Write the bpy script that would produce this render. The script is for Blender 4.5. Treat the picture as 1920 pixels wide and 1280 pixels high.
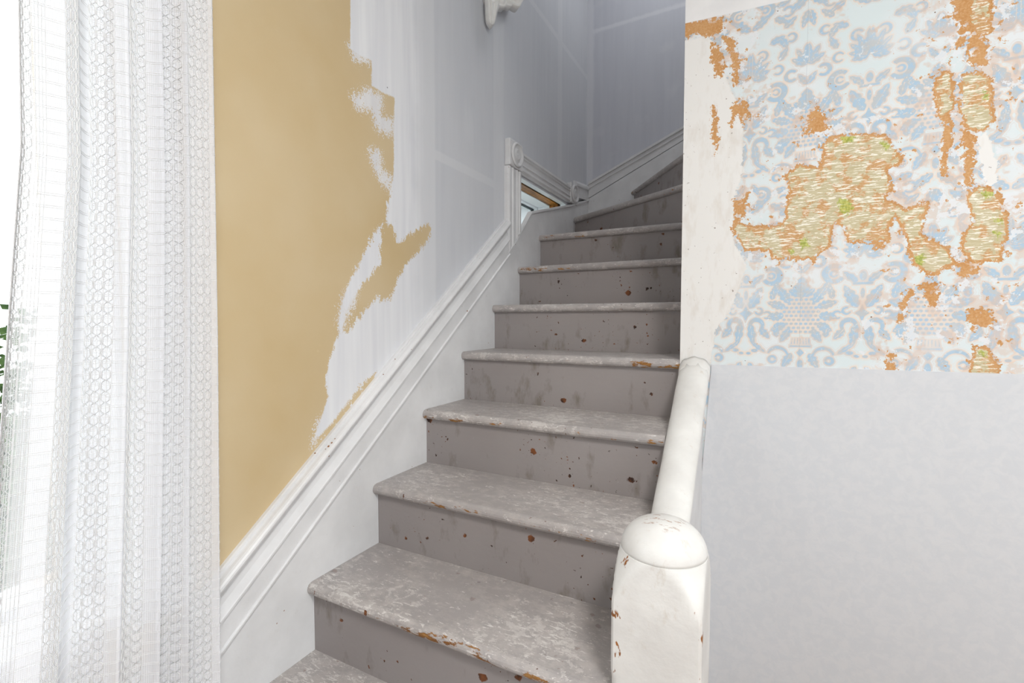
import bpy, bmesh, math, random
import numpy as np
from mathutils import Vector, Matrix

for o in list(bpy.data.objects):
    bpy.data.objects.remove(o, do_unlink=True)
SC = bpy.context.scene
COL = SC.collection
H = 1.327                      # eye height above the hall floor
PI = math.pi

# ------------------------------------------------------------------ camera
cam_d = bpy.data.cameras.new('camera')
cam_d.sensor_width = 36.0
cam_d.lens = 894.0 / 1920.0 * 36.0
cam_d.clip_start = 0.02
cam = bpy.data.objects.new('camera', cam_d)
COL.objects.link(cam)
cam.location = (0, 0, H)
cam.rotation_euler = (PI / 2 - math.atan(40 / 894), 0, math.radians(27.7085))
SC.camera = cam

# ------------------------------------------------------------------ sky, lamps, exposure
world = bpy.data.worlds.new('overcast_sky')
SC.world = world
world.use_nodes = True
bg = world.node_tree.nodes['Background']
bg.inputs[0].default_value = (0.96, 0.98, 1.0, 1)
bg.inputs[1].default_value = 2.4

def area_light(name, loc, size, power, color, rot=(0, 0, 0)):
    d = bpy.data.lights.new(name, 'AREA')
    d.shape = 'DISK'; d.size = size; d.energy = power; d.color = color
    o = bpy.data.objects.new(name, d); COL.objects.link(o)
    o.location = loc; o.rotation_euler = rot
    return o

area_light('hall_fill_light', (0.75, -0.35, 2.86), 0.55, 37, (1.0, 0.985, 0.97))  # soft fill from above, added; no hall lamp is in view
area_light('landing_lamp_light', (-0.45, 2.7, 4.05), 0.35, 4.5, (0.96, 0.98, 1.0))
SC.view_settings.view_transform = 'Standard'
SC.view_settings.look = 'None'
SC.view_settings.gamma = 1.0
SC.view_settings.use_curve_mapping = False
SC.view_settings.exposure = 0.48
SC.cycles.max_bounces = 8
SC.cycles.transparent_max_bounces = 6


# ------------------------------------------------------------------ node helpers
def s2l(r, g, b):
    f = lambda c: (c / 255 / 12.92) if c / 255 <= 0.04045 else ((c / 255 + 0.055) / 1.055) ** 2.4
    return (f(r), f(g), f(b), 1.0)

class NT:
    def __init__(self, name):
        self.m = bpy.data.materials.new(name)
        self.m.use_nodes = True
        self.t = self.m.node_tree
        self.t.nodes.clear()
        self.out = self.t.nodes.new('ShaderNodeOutputMaterial')
        self.tc = None
    def n(self, typ, **kw):
        nd = self.t.nodes.new(typ)
        for k, v in kw.items():
            setattr(nd, k, v)
        return nd
    def put(self, sock, v):
        if v is None:
            return
        if isinstance(v, bpy.types.NodeSocket):
            self.t.links.new(v, sock)
        else:
            sock.default_value = v
    def coord(self):
        if self.tc is None:
            self.tc = self.n('ShaderNodeTexCoord')
        return self.tc.outputs['Object']
    def uv(self):
        if self.tc is None:
            self.tc = self.n('ShaderNodeTexCoord')
        return self.tc.outputs['UV']
    def xyz(self, v=None):
        s = self.n('ShaderNodeSeparateXYZ')
        self.put(s.inputs[0], v or self.coord())
        return s.outputs
    def mapv(self, scale=(1, 1, 1), loc=(0, 0, 0), rot=(0, 0, 0), v=None):
        m = self.n('ShaderNodeMapping')
        self.put(m.inputs['Vector'], v or self.coord())
        m.inputs['Scale'].default_value = scale
        m.inputs['Location'].default_value = loc
        m.inputs['Rotation'].default_value = rot
        return m.outputs[0]
    def noise(self, scale, detail=3.0, rough=0.55, v=None, dist=0.0):
        nd = self.n('ShaderNodeTexNoise')
        self.put(nd.inputs['Vector'], v or self.coord())
        nd.inputs['Scale'].default_value = scale
        nd.inputs['Detail'].default_value = detail
        nd.inputs['Roughness'].default_value = rough
        nd.inputs['Distortion'].default_value = dist
        return nd.outputs['Fac']
    def voro(self, scale, v=None, feature='F1', rnd=1.0):
        nd = self.n('ShaderNodeTexVoronoi', feature=feature)
        self.put(nd.inputs['Vector'], v or self.coord())
        nd.inputs['Scale'].default_value = scale
        nd.inputs['Randomness'].default_value = rnd
        return nd.outputs
    def attr(self, name):
        nd = self.n('ShaderNodeAttribute', attribute_name=name)
        return nd.outputs['Fac']
    def math(self, op, a, b=None, c=None, clamp=False):
        nd = self.n('ShaderNodeMath', operation=op, use_clamp=clamp)
        self.put(nd.inputs[0], a); self.put(nd.inputs[1], b); self.put(nd.inputs[2], c)
        return nd.outputs[0]
    def ramp(self, v, a, b, lo=0.0, hi=1.0):
        nd = self.n('ShaderNodeMapRange')
        self.put(nd.inputs[0], v)
        for i, q in enumerate((a, b, lo, hi)):
            nd.inputs[1 + i].default_value = q
        return nd.outputs[0]
    def mix(self, f, a, b):
        nd = self.n('ShaderNodeMix', data_type='RGBA')
        self.put(nd.inputs[0], f)
        self.put(nd.inputs[6], a); self.put(nd.inputs[7], b)
        return nd.outputs[2]
    def bump(self, h, dist=0.002, strength=1.0, nrm=None):
        nd = self.n('ShaderNodeBump')
        nd.inputs['Strength'].default_value = strength
        nd.inputs['Distance'].default_value = dist
        self.put(nd.inputs['Height'], h)
        if nrm is not None:
            self.put(nd.inputs['Normal'], nrm)
        return nd.outputs[0]
    def bsdf(self, col, rough=0.6, nrm=None, spec=0.3, **kw):
        p = self.n('ShaderNodeBsdfPrincipled')
        self.put(p.inputs['Base Color'], col)
        self.put(p.inputs['Roughness'], rough)
        p.inputs['Specular IOR Level'].default_value = spec
        if nrm is not None:
            self.put(p.inputs['Normal'], nrm)
        for k, v in kw.items():
            self.put(p.inputs[k], v)
        self.t.links.new(p.outputs[0], self.out.inputs[0])
        return p
    def jit(self, noise, amp):            # (noise-0.5)*amp
        return self.math('MULTIPLY', self.math('SUBTRACT', noise, 0.5), amp)
    def inside(self, sd, soft=0.0015):    # 1 where the distance is negative
        return self.ramp(sd, soft, -soft)

# ------------------------------------------------------------------ materials
def mat_plain(name, rgb, rough=0.6, spec=0.3, amp=0.06, scale=8):
    k = NT(name)
    c = s2l(*rgb)
    d = tuple(x * (1 - amp) for x in c[:3]) + (1,)
    l = tuple(min(1, x * (1 + amp)) for x in c[:3]) + (1,)
    f = k.noise(scale, 4)
    nb = k.bump(k.noise(90, 3), 0.0006, 0.4)
    k.bsdf(k.mix(f, d, l), rough, nb, spec)
    return k.m

def mat_trim():                    # thick old white gloss paint with a few chips
    k = NT('old_white_gloss_paint')
    base = k.mix(k.ramp(k.noise(6, 4), 0.35, 0.7), s2l(216, 216, 217), s2l(231, 231, 232))
    grime = k.ramp(k.noise(22, 5, 0.7), 0.62, 0.8, 0, 0.35)
    base = k.mix(grime, base, s2l(196, 190, 184))
    vo = k.voro(42)
    size = k.ramp(k.noise(7, 2), 0.55, 0.75, 0.0, 0.16)
    ch = k.inside(k.math('SUBTRACT', k.math('ADD', vo['Distance'], k.jit(k.noise(160, 3), 0.14)), size), 0.02)
    col = k.mix(ch, base, k.mix(k.noise(60), s2l(96, 62, 38), s2l(168, 112, 62)))
    nb = k.bump(k.noise(55, 3), 0.0012, 0.5)
    k.bsdf(col, 0.38, nb, 0.4)
    return k.m

def mat_newel():
    k = NT('chipped_white_newel_paint')
    base = k.mix(k.ramp(k.noise(9, 4), 0.35, 0.7), s2l(216, 214, 211), s2l(232, 231, 228))
    st = k.ramp(k.noise(38, 5, 0.7, k.mapv((1, 1, 0.45))), 0.6, 0.74, 0, 0.5)
    base = k.mix(st, base, s2l(198, 186, 172))
    e = k.attr('edge')
    n1 = k.noise(45, 3, 0.6, k.mapv((1, 1, 0.45)))
    n2 = k.noise(14, 2)
    ch = k.math('MULTIPLY', k.ramp(n1, 0.60, 0.63), k.ramp(k.math('MULTIPLY', e, n2), 0.44, 0.47))
    crack = k.math('MULTIPLY', k.attr('crown'), k.ramp(k.noise(70, 4, 0.6, k.mapv((0.6, 1.6, 1))), 0.57, 0.62))
    col = k.mix(k.math('MAXIMUM', ch, k.math('MULTIPLY', crack, 0.8)), base, k.mix(k.noise(80), s2l(92, 58, 34), s2l(182, 112, 42)))
    nb = k.bump(k.noise(60, 3), 0.0014, 0.5)
    k.bsdf(col, 0.42, nb, 0.4)
    return k.m

def mat_left_wall():
    k = NT('half_primed_gold_wall')
    x, y, z = k.xyz()[:3]
    brush = k.noise(55, 3, 0.65, k.mapv((1, 1.6, 0.9)))
    fine = k.noise(230, 2, 0.7)
    # roller fuzz only where the brush marks are ragged
    rag = k.attr('ragged')
    sd2 = k.math('ADD', k.attr('gold'), k.math('MULTIPLY', rag, k.math('ADD', k.jit(brush, 0.055), k.jit(fine, 0.045))))
    g = k.inside(sd2, 0.002)
    bl = k.math('ADD', k.attr('blotch'), k.math('ADD', k.jit(fine, 0.11), k.jit(brush, 0.05)))
    b = k.inside(bl, 0.004)
    g = k.math('MULTIPLY', g, k.math('SUBTRACT', 1.0, k.math('MULTIPLY', b, 0.9)))
    gold = k.mix(k.ramp(k.noise(3.0, 3), 0.35, 0.65), s2l(203, 180, 139), s2l(209, 189, 153))
    scuff = k.ramp(k.noise(30, 3, 0.7, k.mapv((1, 0.5, 1.2), rot=(0.6, 0, 0))), 0.70, 0.78, 0, 0.25)
    gold = k.mix(scuff, gold, s2l(222, 204, 170))
    # bare drywall with roller marks, joint compound lighter, primer whitest
    roll = k.noise(26, 2, 0.6, k.mapv((1, 1, 0.06)))
    pat = k.ramp(k.noise(2.2, 3, 0.55), 0.4, 0.62)
    dry = k.mix(roll, s2l(202, 204, 210), s2l(214, 216, 220))
    dry = k.mix(k.math('MULTIPLY', pat, 0.45), dry, s2l(216, 217, 221))
    mud = k.attr('mud')
    mudm = k.ramp(k.math('ADD', mud, k.jit(k.noise(40, 3, 0.6, k.mapv((1, 1, 0.2))), 0.5)), 0.25, 0.75)
    dry = k.mix(k.math('MULTIPLY', mudm, 0.5), dry, s2l(224, 225, 228))
    pr = k.ramp(k.math('ADD', k.attr('primer'), k.jit(k.noise(3, 4), 0.22)), 0.03, -0.05)
    white = k.mix(k.ramp(roll, 0.3, 0.75), s2l(224, 225, 230), s2l(240, 241, 243))
    dry = k.mix(k.math('MULTIPLY', pr, 0.8), dry, white)
    vo = k.voro(9)
    dot = k.inside(k.math('SUBTRACT', vo['Distance'], 0.028), 0.006)
    dry = k.mix(k.math('MULTIPLY', dot, k.ramp(k.noise(3), 0.5, 0.52)), dry, s2l(110, 108, 108))
    col = k.mix(g, dry, gold)
    nb = k.bump(k.math('ADD', k.math('MULTIPLY', roll, 0.25), k.math('MULTIPLY', mud, 0.5)), 0.0012, 0.5)
    k.bsdf(col, 0.55, nb, 0.25)
    return k.m

def mat_back_wall():
    k = NT('taped_drywall')
    roll = k.noise(26, 3, 0.6, k.mapv((1, 1, 0.06)))
    dry = k.mix(roll, s2l(194, 196, 205), s2l(207, 209, 216))
    mudm = k.ramp(k.math('ADD', k.attr('mud'), k.jit(k.noise(40, 3, 0.6, k.mapv((1, 1, 0.2))), 0.5)), 0.25, 0.75)
    dry = k.mix(k.math('MULTIPLY', mudm, 0.65), dry, s2l(222, 223, 228))
    dry = k.mix(k.ramp(k.noise(7, 4), 0.6, 0.75, 0, 0.4), dry, s2l(214, 215, 220))
    nb = k.bump(roll, 0.0004, 0.5)
    k.bsdf(dry, 0.6, nb, 0.25)
    return k.m

def mat_wallpaper():
    k = NT('peeling_damask_wallpaper')
    x, y, z = k.xyz()[:3]
    big = k.noise(14, 2, 0.6)
    med = k.noise(60, 3, 0.65)
    fine = k.noise(190, 2, 0.7)
    # printed damask
    dm = k.math('ADD', k.attr('damask'), k.jit(fine, 0.0016))
    ground = k.mix(k.ramp(k.noise(7, 3), 0.4, 0.65), s2l(217, 228, 231), s2l(227, 231, 234))
    blue = k.mix(k.ramp(med, 0.42, 0.60), s2l(174, 200, 220), s2l(194, 199, 203))
    peach = k.mix(k.ramp(big, 0.4, 0.6), s2l(232, 218, 206), s2l(214, 206, 202))
    ink = k.ramp(dm, 0.0004, -0.0004)
    line = k.math('MULTIPLY', k.ramp(dm, 0.0026, 0.0016), k.ramp(dm, -0.0024, -0.0014))
    vein = k.ramp(k.attr('vein'), 0.0011, 0.0005)
    brk = k.ramp(k.noise(130, 2, 0.7), 0.30, 0.38, 0.45, 1.0)
    paper = k.mix(k.math('MULTIPLY', ink, brk), ground, blue)
    halo = k.math('MULTIPLY', k.ramp(dm, 0.0062, 0.0054), k.ramp(dm, 0.0034, 0.0042))
    paper = k.mix(k.math('MULTIPLY', halo, 0.32), paper, peach)
    paper = k.mix(k.math('MULTIPLY', k.math('MAXIMUM', line, k.math('MULTIPLY', vein, ink)), 0.85), paper, peach)
    worn = k.ramp(k.noise(5, 3, 0.6), 0.54, 0.68, 0, 0.45)
    paper = k.mix(worn, paper, s2l(228, 231, 234))
    # tiny dark nicks
    vo = k.voro(26)
    nick = k.math('MULTIPLY', k.inside(k.math('SUBTRACT', k.math('ADD', vo['Distance'], k.jit(fine, 0.06)), 0.05), 0.01), k.ramp(k.noise(6, 2), 0.50, 0.53))
    paper = k.mix(nick, paper, s2l(120, 92, 70))
    # seam between two strips
    seam = k.attr('seam')
    paper = k.mix(k.ramp(seam, 0.0014, 0.0006, 0, 0.35), paper, s2l(150, 160, 172))
    # white above the paper's upper edge
    top = k.ramp(k.math('ADD', z, k.math('MULTIPLY', x, 0.05)), H + 0.931, H + 0.933)
    white = k.mix(k.ramp(k.noise(9, 4), 0.35, 0.7), s2l(230, 230, 232), s2l(240, 240, 241))
    # bare plaster
    pl = k.math('ADD', k.attr('plaster'), k.math('ADD', k.jit(med, 0.030), k.jit(fine, 0.010)))
    plm = k.inside(pl, 0.001)
    grime = k.ramp(k.noise(18, 3, 0.65, k.mapv((1.6, 1, 0.6))), 0.52, 0.72, 0, 0.5)
    plast = k.mix(grime, s2l(234, 233, 231), s2l(217, 210, 202))
    plast = k.mix(k.ramp(k.noise(75, 3, 0.7), 0.67, 0.71, 0, 0.8), plast, s2l(120, 104, 92))
    # brown backing
    orr = k.math('ADD', k.attr('orange'), k.math('ADD', k.jit(med, 0.052), k.jit(fine, 0.02)))
    om = k.inside(orr, 0.001)
    ol = k.math('ADD', k.attr('olive'), k.math('ADD', k.jit(med, 0.030), k.jit(fine, 0.014)))
    om = k.math('MAXIMUM', om, k.ramp(ol, 0.009, 0.007))
    near = k.ramp(k.math('MINIMUM', k.attr('orange'), k.attr('olive')), 0.12, 0.0, 0.0, 1.0)
    speck = k.ramp(k.math('ADD', k.noise(42, 4, 0.7), k.math('MULTIPLY', near, 0.115)), 0.705, 0.72)
    speck = k.math('MULTIPLY', speck, k.ramp(k.attr('plaster'), 0.0, 0.008))
    om = k.math('MAXIMUM', om, speck)
    pale = k.math('MULTIPLY', k.ramp(k.math('ADD', k.noise(20, 3, 0.65), k.math('MULTIPLY', near, 0.14)), 0.62, 0.70, 0, 0.5), k.ramp(k.attr('plaster'), 0.0, 0.008))
    flake = k.math('MULTIPLY', k.ramp(k.noise(58, 4, 0.6), 0.60, 0.62), k.ramp(k.attr('orange'), -0.02, -0.004))
    om = k.math('MULTIPLY', om, k.math('SUBTRACT', 1.0, flake))
    tint = k.ramp(z, H - 0.1, H + 0.9)
    kraft = k.mix(big, s2l(190, 130, 68), s2l(210, 166, 118))
    kraft = k.mix(k.ramp(fine, 0.4, 0.7, 0, 0.5), kraft, s2l(222, 184, 140))
    # older striped paper below
    olm = k.inside(ol, 0.001)
    tan = k.mix(k.ramp(k.noise(120, 2, 0.6, k.mapv((0.25, 1, 2.0))), 0.35, 0.65), s2l(194, 182, 146), s2l(210, 200, 168))
    rub = k.ramp(k.noise(22, 4, 0.72), 0.50, 0.56)
    tan = k.mix(k.math('MULTIPLY', rub, 0.85), tan, kraft)
    strk = k.noise(72, 3, 0.62, k.mapv((0.55, 1, 3.6), rot=(0, 0.08, 0)), 0.5)
    sm = k.ramp(strk, 0.535, 0.58)
    tan = k.mix(k.math('MULTIPLY', sm, 0.9), tan, s2l(246, 242, 230))
    ms = k.inside(k.math('ADD', k.attr('moss'), k.math('ADD', k.jit(med, 0.02), k.jit(fine, 0.02))), 0.002)
    green = k.mix(k.ramp(k.noise(150, 2), 0.4, 0.6), s2l(150, 164, 66), s2l(196, 200, 108))
    tan = k.mix(k.math('MULTIPLY', ms, 0.85), tan, green)
    paper = k.mix(pale, paper, s2l(216, 190, 172))
    torn = k.ramp(k.math('ADD', k.noise(26, 4, 0.68), k.math('MULTIPLY', near, 0.13)), 0.685, 0.70, 0, 0.85)
    paper = k.mix(torn, paper, s2l(228, 231, 235))
    col = k.mix(plm, paper, plast)
    col = k.mix(om, col, kraft)
    col = k.mix(olm, col, tan)
    col = k.mix(top, col, white)
    nb = k.bump(k.noise(9, 2), 0.010, 0.25)
    k.bsdf(col, 0.7, nb, 0.15)
    return k.m

def mat_lining():
    k = NT('embossed_white_lining_paper')
    f = k.ramp(k.noise(38, 5, 0.6, None, 0.6), 0.42, 0.60)
    col = k.mix(f, s2l(211, 214, 219), s2l(216, 218, 222))
    nb = k.bump(k.noise(140, 3), 0.0006, 0.3)
    k.bsdf(col, 0.6, nb, 0.25)
    return k.m

def mat_stair(kind):
    k = NT('chipped_grey_stair_paint_' + kind)
    geo = k.n('ShaderNodeNewGeometry')
    P = geo.outputs['Position']
    e = k.attr('edge')
    n_big = k.noise(5, 4, 0.6, P)
    grey = k.mix(n_big, s2l(146, 139, 138), s2l(158, 151, 149))
    # brush drag
    drag = k.noise(16, 4, 0.6, k.mapv((0.25, 1, 5), v=P))
    grey = k.mix(k.ramp(drag, 0.5, 0.75, 0, 0.35), grey, s2l(154, 149, 147))
    if kind == 'tread':
        dust = k.noise(34, 7, 0.72, k.mapv((0.7, 1.0, 1.0), rot=(0, 0, 0.3), v=P))
        zone = k.noise(4.2, 3, 0.55, P)
        d1 = k.ramp(k.math('ADD', dust, k.jit(zone, 0.45)), 0.42, 0.62, 0, 0.5)
        grey = k.mix(0.6, grey, s2l(174, 169, 167))
        grey = k.mix(d1, grey, s2l(196, 189, 185))
        scr = k.noise(110, 6, 0.75, k.mapv((0.35, 1.0, 1.0), rot=(0, 0, -0.5), v=P), 0.8)
        d2 = k.ramp(k.math('ADD', scr, k.jit(zone, 0.3)), 0.585, 0.61, 0, 0.9)
        grey = k.mix(d2, grey, s2l(218, 214, 210))
        d3 = k.ramp(k.math('ADD', k.noise(21, 6, 0.78, k.mapv((1, 1, 1), loc=(3, 1, 0), v=P)), k.jit(zone, 0.3)), 0.585, 0.60, 0, 0.6)
        grey = k.mix(d3, grey, s2l(208, 203, 199))
    else:
        mark = k.ramp(k.noise(13, 4, 0.6, k.mapv((1.3, 1, 0.6), v=P)), 0.56, 0.72, 0, 0.6)
        grey = k.mix(mark, grey, s2l(104, 95, 82))
        lite = k.ramp(k.noise(60, 5, 0.75, k.mapv((1, 1, 0.5), v=P)), 0.66, 0.76, 0, 0.5)
        grey = k.mix(lite, grey, s2l(176, 172, 170))
    # chips down to brown wood
    warp = k.n('ShaderNodeVectorMath', operation='ADD')
    wn = k.n('ShaderNodeTexNoise'); wn.inputs['Scale'].default_value = 90
    k.put(wn.inputs['Vector'], P)
    sc_ = k.n('ShaderNodeVectorMath', operation='SCALE'); sc_.inputs['Scale'].default_value = 0.018
    k.put(sc_.inputs[0], wn.outputs['Color'])
    k.put(warp.inputs[0], P); k.put(warp.inputs[1], sc_.outputs[0])
    chips = None
    wx = k.xyz(warp.outputs[0])
    c2 = k.n('ShaderNodeCombineXYZ')
    k.put(c2.inputs[0], k.math('MULTIPLY', wx[0], 0.85)); k.put(c2.inputs[1], wx[2] if kind == 'riser' else wx[1])
    gate = k.noise(4.5, 2, 0.5, P)
    for scale, lim, lo, g0, g1 in ((11, 0.125, 0.52, 0.36, 0.56), (27, 0.14, 0.70, 0.48, 0.62), (60, 0.16, 0.68, 0.48, 0.62)):
        vn = k.n('ShaderNodeTexVoronoi', voronoi_dimensions='2D')
        k.put(vn.inputs['Vector'], c2.outputs[0]); vn.inputs['Scale'].default_value = scale
        bw = k.n('ShaderNodeSeparateColor'); k.put(bw.inputs[0], vn.outputs['Color'])
        size = k.math('MULTIPLY', k.ramp(bw.outputs[0], lo, 1.0, 0.0, lim), k.ramp(gate, g0, g1))
        c = k.inside(k.math('SUBTRACT', vn.outputs['Distance'], size), 0.012)
        c = k.math('MULTIPLY', c, k.ramp(size, 0.02, 0.025))
        chips = c if chips is None else k.math('MAXIMUM', chips, c)
    if kind == 'tread':
        chips = k.math('MULTIPLY', chips, k.ramp(e, 0.0, 0.5, 0.3, 1.0))
    wood = k.mix(k.ramp(k.noise(30, 2, 0.5, P), 0.4, 0.6), s2l(52, 32, 24), s2l(122, 72, 38))
    col = k.mix(chips, grey, wood)
    # worn nosings
    wz = k.noise(30, 5, 0.7, k.mapv((0.5, 1, 1.6), v=P))
    wa = k.noise(2.6, 2, 0.5, P)
    we = k.ramp(k.math('ADD', k.math('MULTIPLY', e, 0.16), k.math('ADD', k.math('ADD', wz, k.jit(wa, 0.55)), k.attr('wear'))), 0.752, 0.785)
    we = k.math('MULTIPLY', we, k.ramp(e, 0.25, 0.5))
    col = k.mix(we, col, k.mix(k.ramp(wz, 0.55, 0.75), s2l(128, 84, 40), s2l(190, 144, 84)))
    nb = k.bump(k.noise(60, 3, 0.6, P), 0.0010, 0.5)
    k.bsdf(col, k.ramp(n_big, 0.3, 0.7, 0.42, 0.6), nb, 0.35)
    return k.m

def mat_sheer():
    k = NT('white_sheer_net')
    u, v = k.xyz(k.uv())[:2]               # metres along the cloth
    fine = k.math('ABSOLUTE', k.math('SINE', k.math('MULTIPLY', u, PI / 0.0026)))
    weft = k.math('ABSOLUTE', k.math('SINE', k.math('MULTIPLY', v, PI / 0.0030)))
    band = k.attr('band')                   # 1 = dense woven stripe, 0 = open net
    dens = k.ramp(band, -1.0, 1.0, 0.30, 0.97)
    th = k.math('MULTIPLY', k.math('ADD', k.math('MULTIPLY', fine, 0.6), k.math('MULTIPLY', weft, 0.4)), 0.25)
    alpha = k.math('ADD', dens, k.math('SUBTRACT', th, 0.16), clamp=True)
    d = k.n('ShaderNodeBsdfDiffuse'); d.inputs[0].default_value = s2l(243, 244, 248)
    t = k.n('ShaderNodeBsdfTranslucent'); t.inputs[0].default_value = s2l(243, 244, 248)
    nb = k.bump(fine, 0.0006, 0.5)
    k.put(d.inputs['Normal'], nb)
    m1 = k.n('ShaderNodeMixShader'); m1.inputs[0].default_value = 0.17
    k.t.links.new(d.outputs[0], m1.inputs[1]); k.t.links.new(t.outputs[0], m1.inputs[2])
    tr = k.n('ShaderNodeBsdfTransparent')
    m2 = k.n('ShaderNodeMixShader')
    k.put(m2.inputs[0], alpha)
    k.t.links.new(tr.outputs[0], m2.inputs[1]); k.t.links.new(m1.outputs[0], m2.inputs[2])
    k.t.links.new(m2.outputs[0], k.out.inputs[0])
    return k.m

def mat_thread():
    k = NT('white_lace_yarn')
    d = k.n('ShaderNodeBsdfDiffuse')
    k.put(d.inputs[0], k.mix(k.noise(300), s2l(250, 250, 251), s2l(254, 254, 254)))
    t = k.n('ShaderNodeBsdfTranslucent'); t.inputs[0].default_value = s2l(245, 245, 247)
    m1 = k.n('ShaderNodeMixShader'); m1.inputs[0].default_value = 0.12
    k.t.links.new(d.outputs[0], m1.inputs[1]); k.t.links.new(t.outputs[0], m1.inputs[2])
    k.t.links.new(m1.outputs[0], k.out.inputs[0])
    return k.m

def mat_glass():
    k = NT('window_glass')
    tr = k.n('ShaderNodeBsdfTransparent'); tr.inputs[0].default_value = (0.96, 0.98, 0.98, 1)
    g = k.n('ShaderNodeBsdfGlossy'); g.inputs['Roughness'].default_value = 0.02
    fr = k.n('ShaderNodeFresnel'); fr.inputs[0].default_value = 1.45
    m = k.n('ShaderNodeMixShader')
    gm = k.n('ShaderNodeNewGeometry')
    k.put(m.inputs[0], k.math('MULTIPLY', fr.outputs[0], k.math('SUBTRACT', 1.0, gm.outputs['Backfacing'])))
    k.t.links.new(tr.outputs[0], m.inputs[1]); k.t.links.new(g.outputs[0], m.inputs[2])
    k.t.links.new(m.outputs[0], k.out.inputs[0])
    return k.m

def mat_wood(name, a, b):
    k = NT(name)
    g = k.noise(9, 5, 0.6, k.mapv((6, 0.5, 6)))
    g2 = k.noise(30, 4, 0.6)
    col = k.mix(k.ramp(k.math('ADD', g, k.jit(g2, 0.3)), 0.35, 0.65), s2l(*a), s2l(*b))
    k.bsdf(col, 0.5, k.bump(g, 0.001, 0.5), 0.3)
    return k.m

def mat_floor():
    k = NT('worn_board_floor')
    g = k.noise(7, 5, 0.6, k.mapv((8, 0.6, 1)))
    col = k.mix(g, s2l(120, 88, 62), s2l(160, 124, 90))
    k.bsdf(col, 0.45, k.bump(g, 0.001, 0.3), 0.35)
    return k.m

def mat_leaf(name, a, b):
    k = NT(name)
    col = k.mix(k.ramp(k.noise(9, 3), 0.35, 0.65), s2l(*a), s2l(*b))
    d = k.n('ShaderNodeBsdfDiffuse'); k.put(d.inputs[0], col)
    t = k.n('ShaderNodeBsdfTranslucent'); k.put(t.inputs[0], col)
    m = k.n('ShaderNodeMixShader'); m.inputs[0].default_value = 0.3
    k.t.links.new(d.outputs[0], m.inputs[1]); k.t.links.new(t.outputs[0], m.inputs[2])
    k.t.links.new(m.outputs[0], k.out.inputs[0])
    return k.m

M = {
    'trim': mat_trim(), 'newel': mat_newel(), 'left': mat_left_wall(), 'back': mat_back_wall(),
    'paper': mat_wallpaper(), 'lining': mat_lining(), 'tread': mat_stair('tread'), 'riser': mat_stair('riser'),
    'sheer': mat_sheer(), 'thread': mat_thread(), 'glass': mat_glass(),
    'wall': mat_plain('plain_wall_paint', (222, 221, 219)), 'ceiling': mat_plain('ceiling_paint', (238, 238, 236)),
    'corbel': mat_plain('painted_plaster', (241, 241, 239), 0.5, 0.35, 0.05, 20),
    'vinyl': mat_plain('white_vinyl', (226, 230, 234), 0.35, 0.4, 0.02),
    'gasket': mat_plain('black_gasket', (48, 56, 62), 0.6),
    'bare': mat_wood('bare_brown_wood', (98, 60, 22), (190, 132, 62)),
    'dark': mat_wood('dark_brown_wood', (44, 28, 16), (84, 54, 30)),
    'floor': mat_floor(), 'metal': mat_plain('brushed_rod_metal', (170, 168, 164), 0.35, 0.5),
    'lawn': mat_plain('lawn_green', (70, 88, 52), 0.9, 0.1, 0.2, 30),
    'leaf': mat_leaf('hedge_leaf', (44, 66, 36), (92, 116, 66)),
    'bark': mat_wood('hedge_bark', (60, 48, 38), (96, 80, 64)),
    'path': mat_plain('pale_concrete', (206, 206, 204), 0.85, 0.1, 0.08, 12),
}

# ------------------------------------------------------------------ mesh helpers
def link(name, verts, faces, mat, parent=None, smooth=False, attrs=None, uv=None):
    me = bpy.data.meshes.new(name)
    me.from_pydata([tuple(map(float, v)) for v in verts], [], [tuple(f) for f in faces])
    if attrs:
        for an, arr in attrs.items():
            at = me.attributes.new(an, 'FLOAT', 'POINT')
            at.data.foreach_set('value', np.asarray(arr, dtype=np.float32))
    if uv is not None:
        ul = me.uv_layers.new(name='UVMap')
        li = np.empty(len(me.loops), dtype=np.int32)
        me.loops.foreach_get('vertex_index', li)
        ul.data.foreach_set('uv', np.asarray(uv, dtype=np.float32)[li].ravel())
    if mat is not None:
        me.materials.append(mat)
    if smooth:
        me.polygons.foreach_set('use_smooth', [True] * len(me.polygons))
    me.update()
    o = bpy.data.objects.new(name, me)
    COL.objects.link(o)
    if parent is not None:
        o.parent = parent
        o.matrix_parent_inverse = Matrix.Identity(4)
        w, q = Vector((0, 0, 0)), parent
        while q is not None:
            w += Vector(q.location); q = q.parent
        o.location = -w
    return o

def empty(name, loc=(0, 0, 0)):
    o = bpy.data.objects.new(name, None)
    o.empty_display_size = 0.05
    COL.objects.link(o)
    o.location = loc
    return o

def tag(o, label=None, cat=None, group=None, kind=None):
    if label: o['label'] = label
    if cat: o['category'] = cat
    if group: o['group'] = group
    if kind: o['kind'] = kind
    return o

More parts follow.
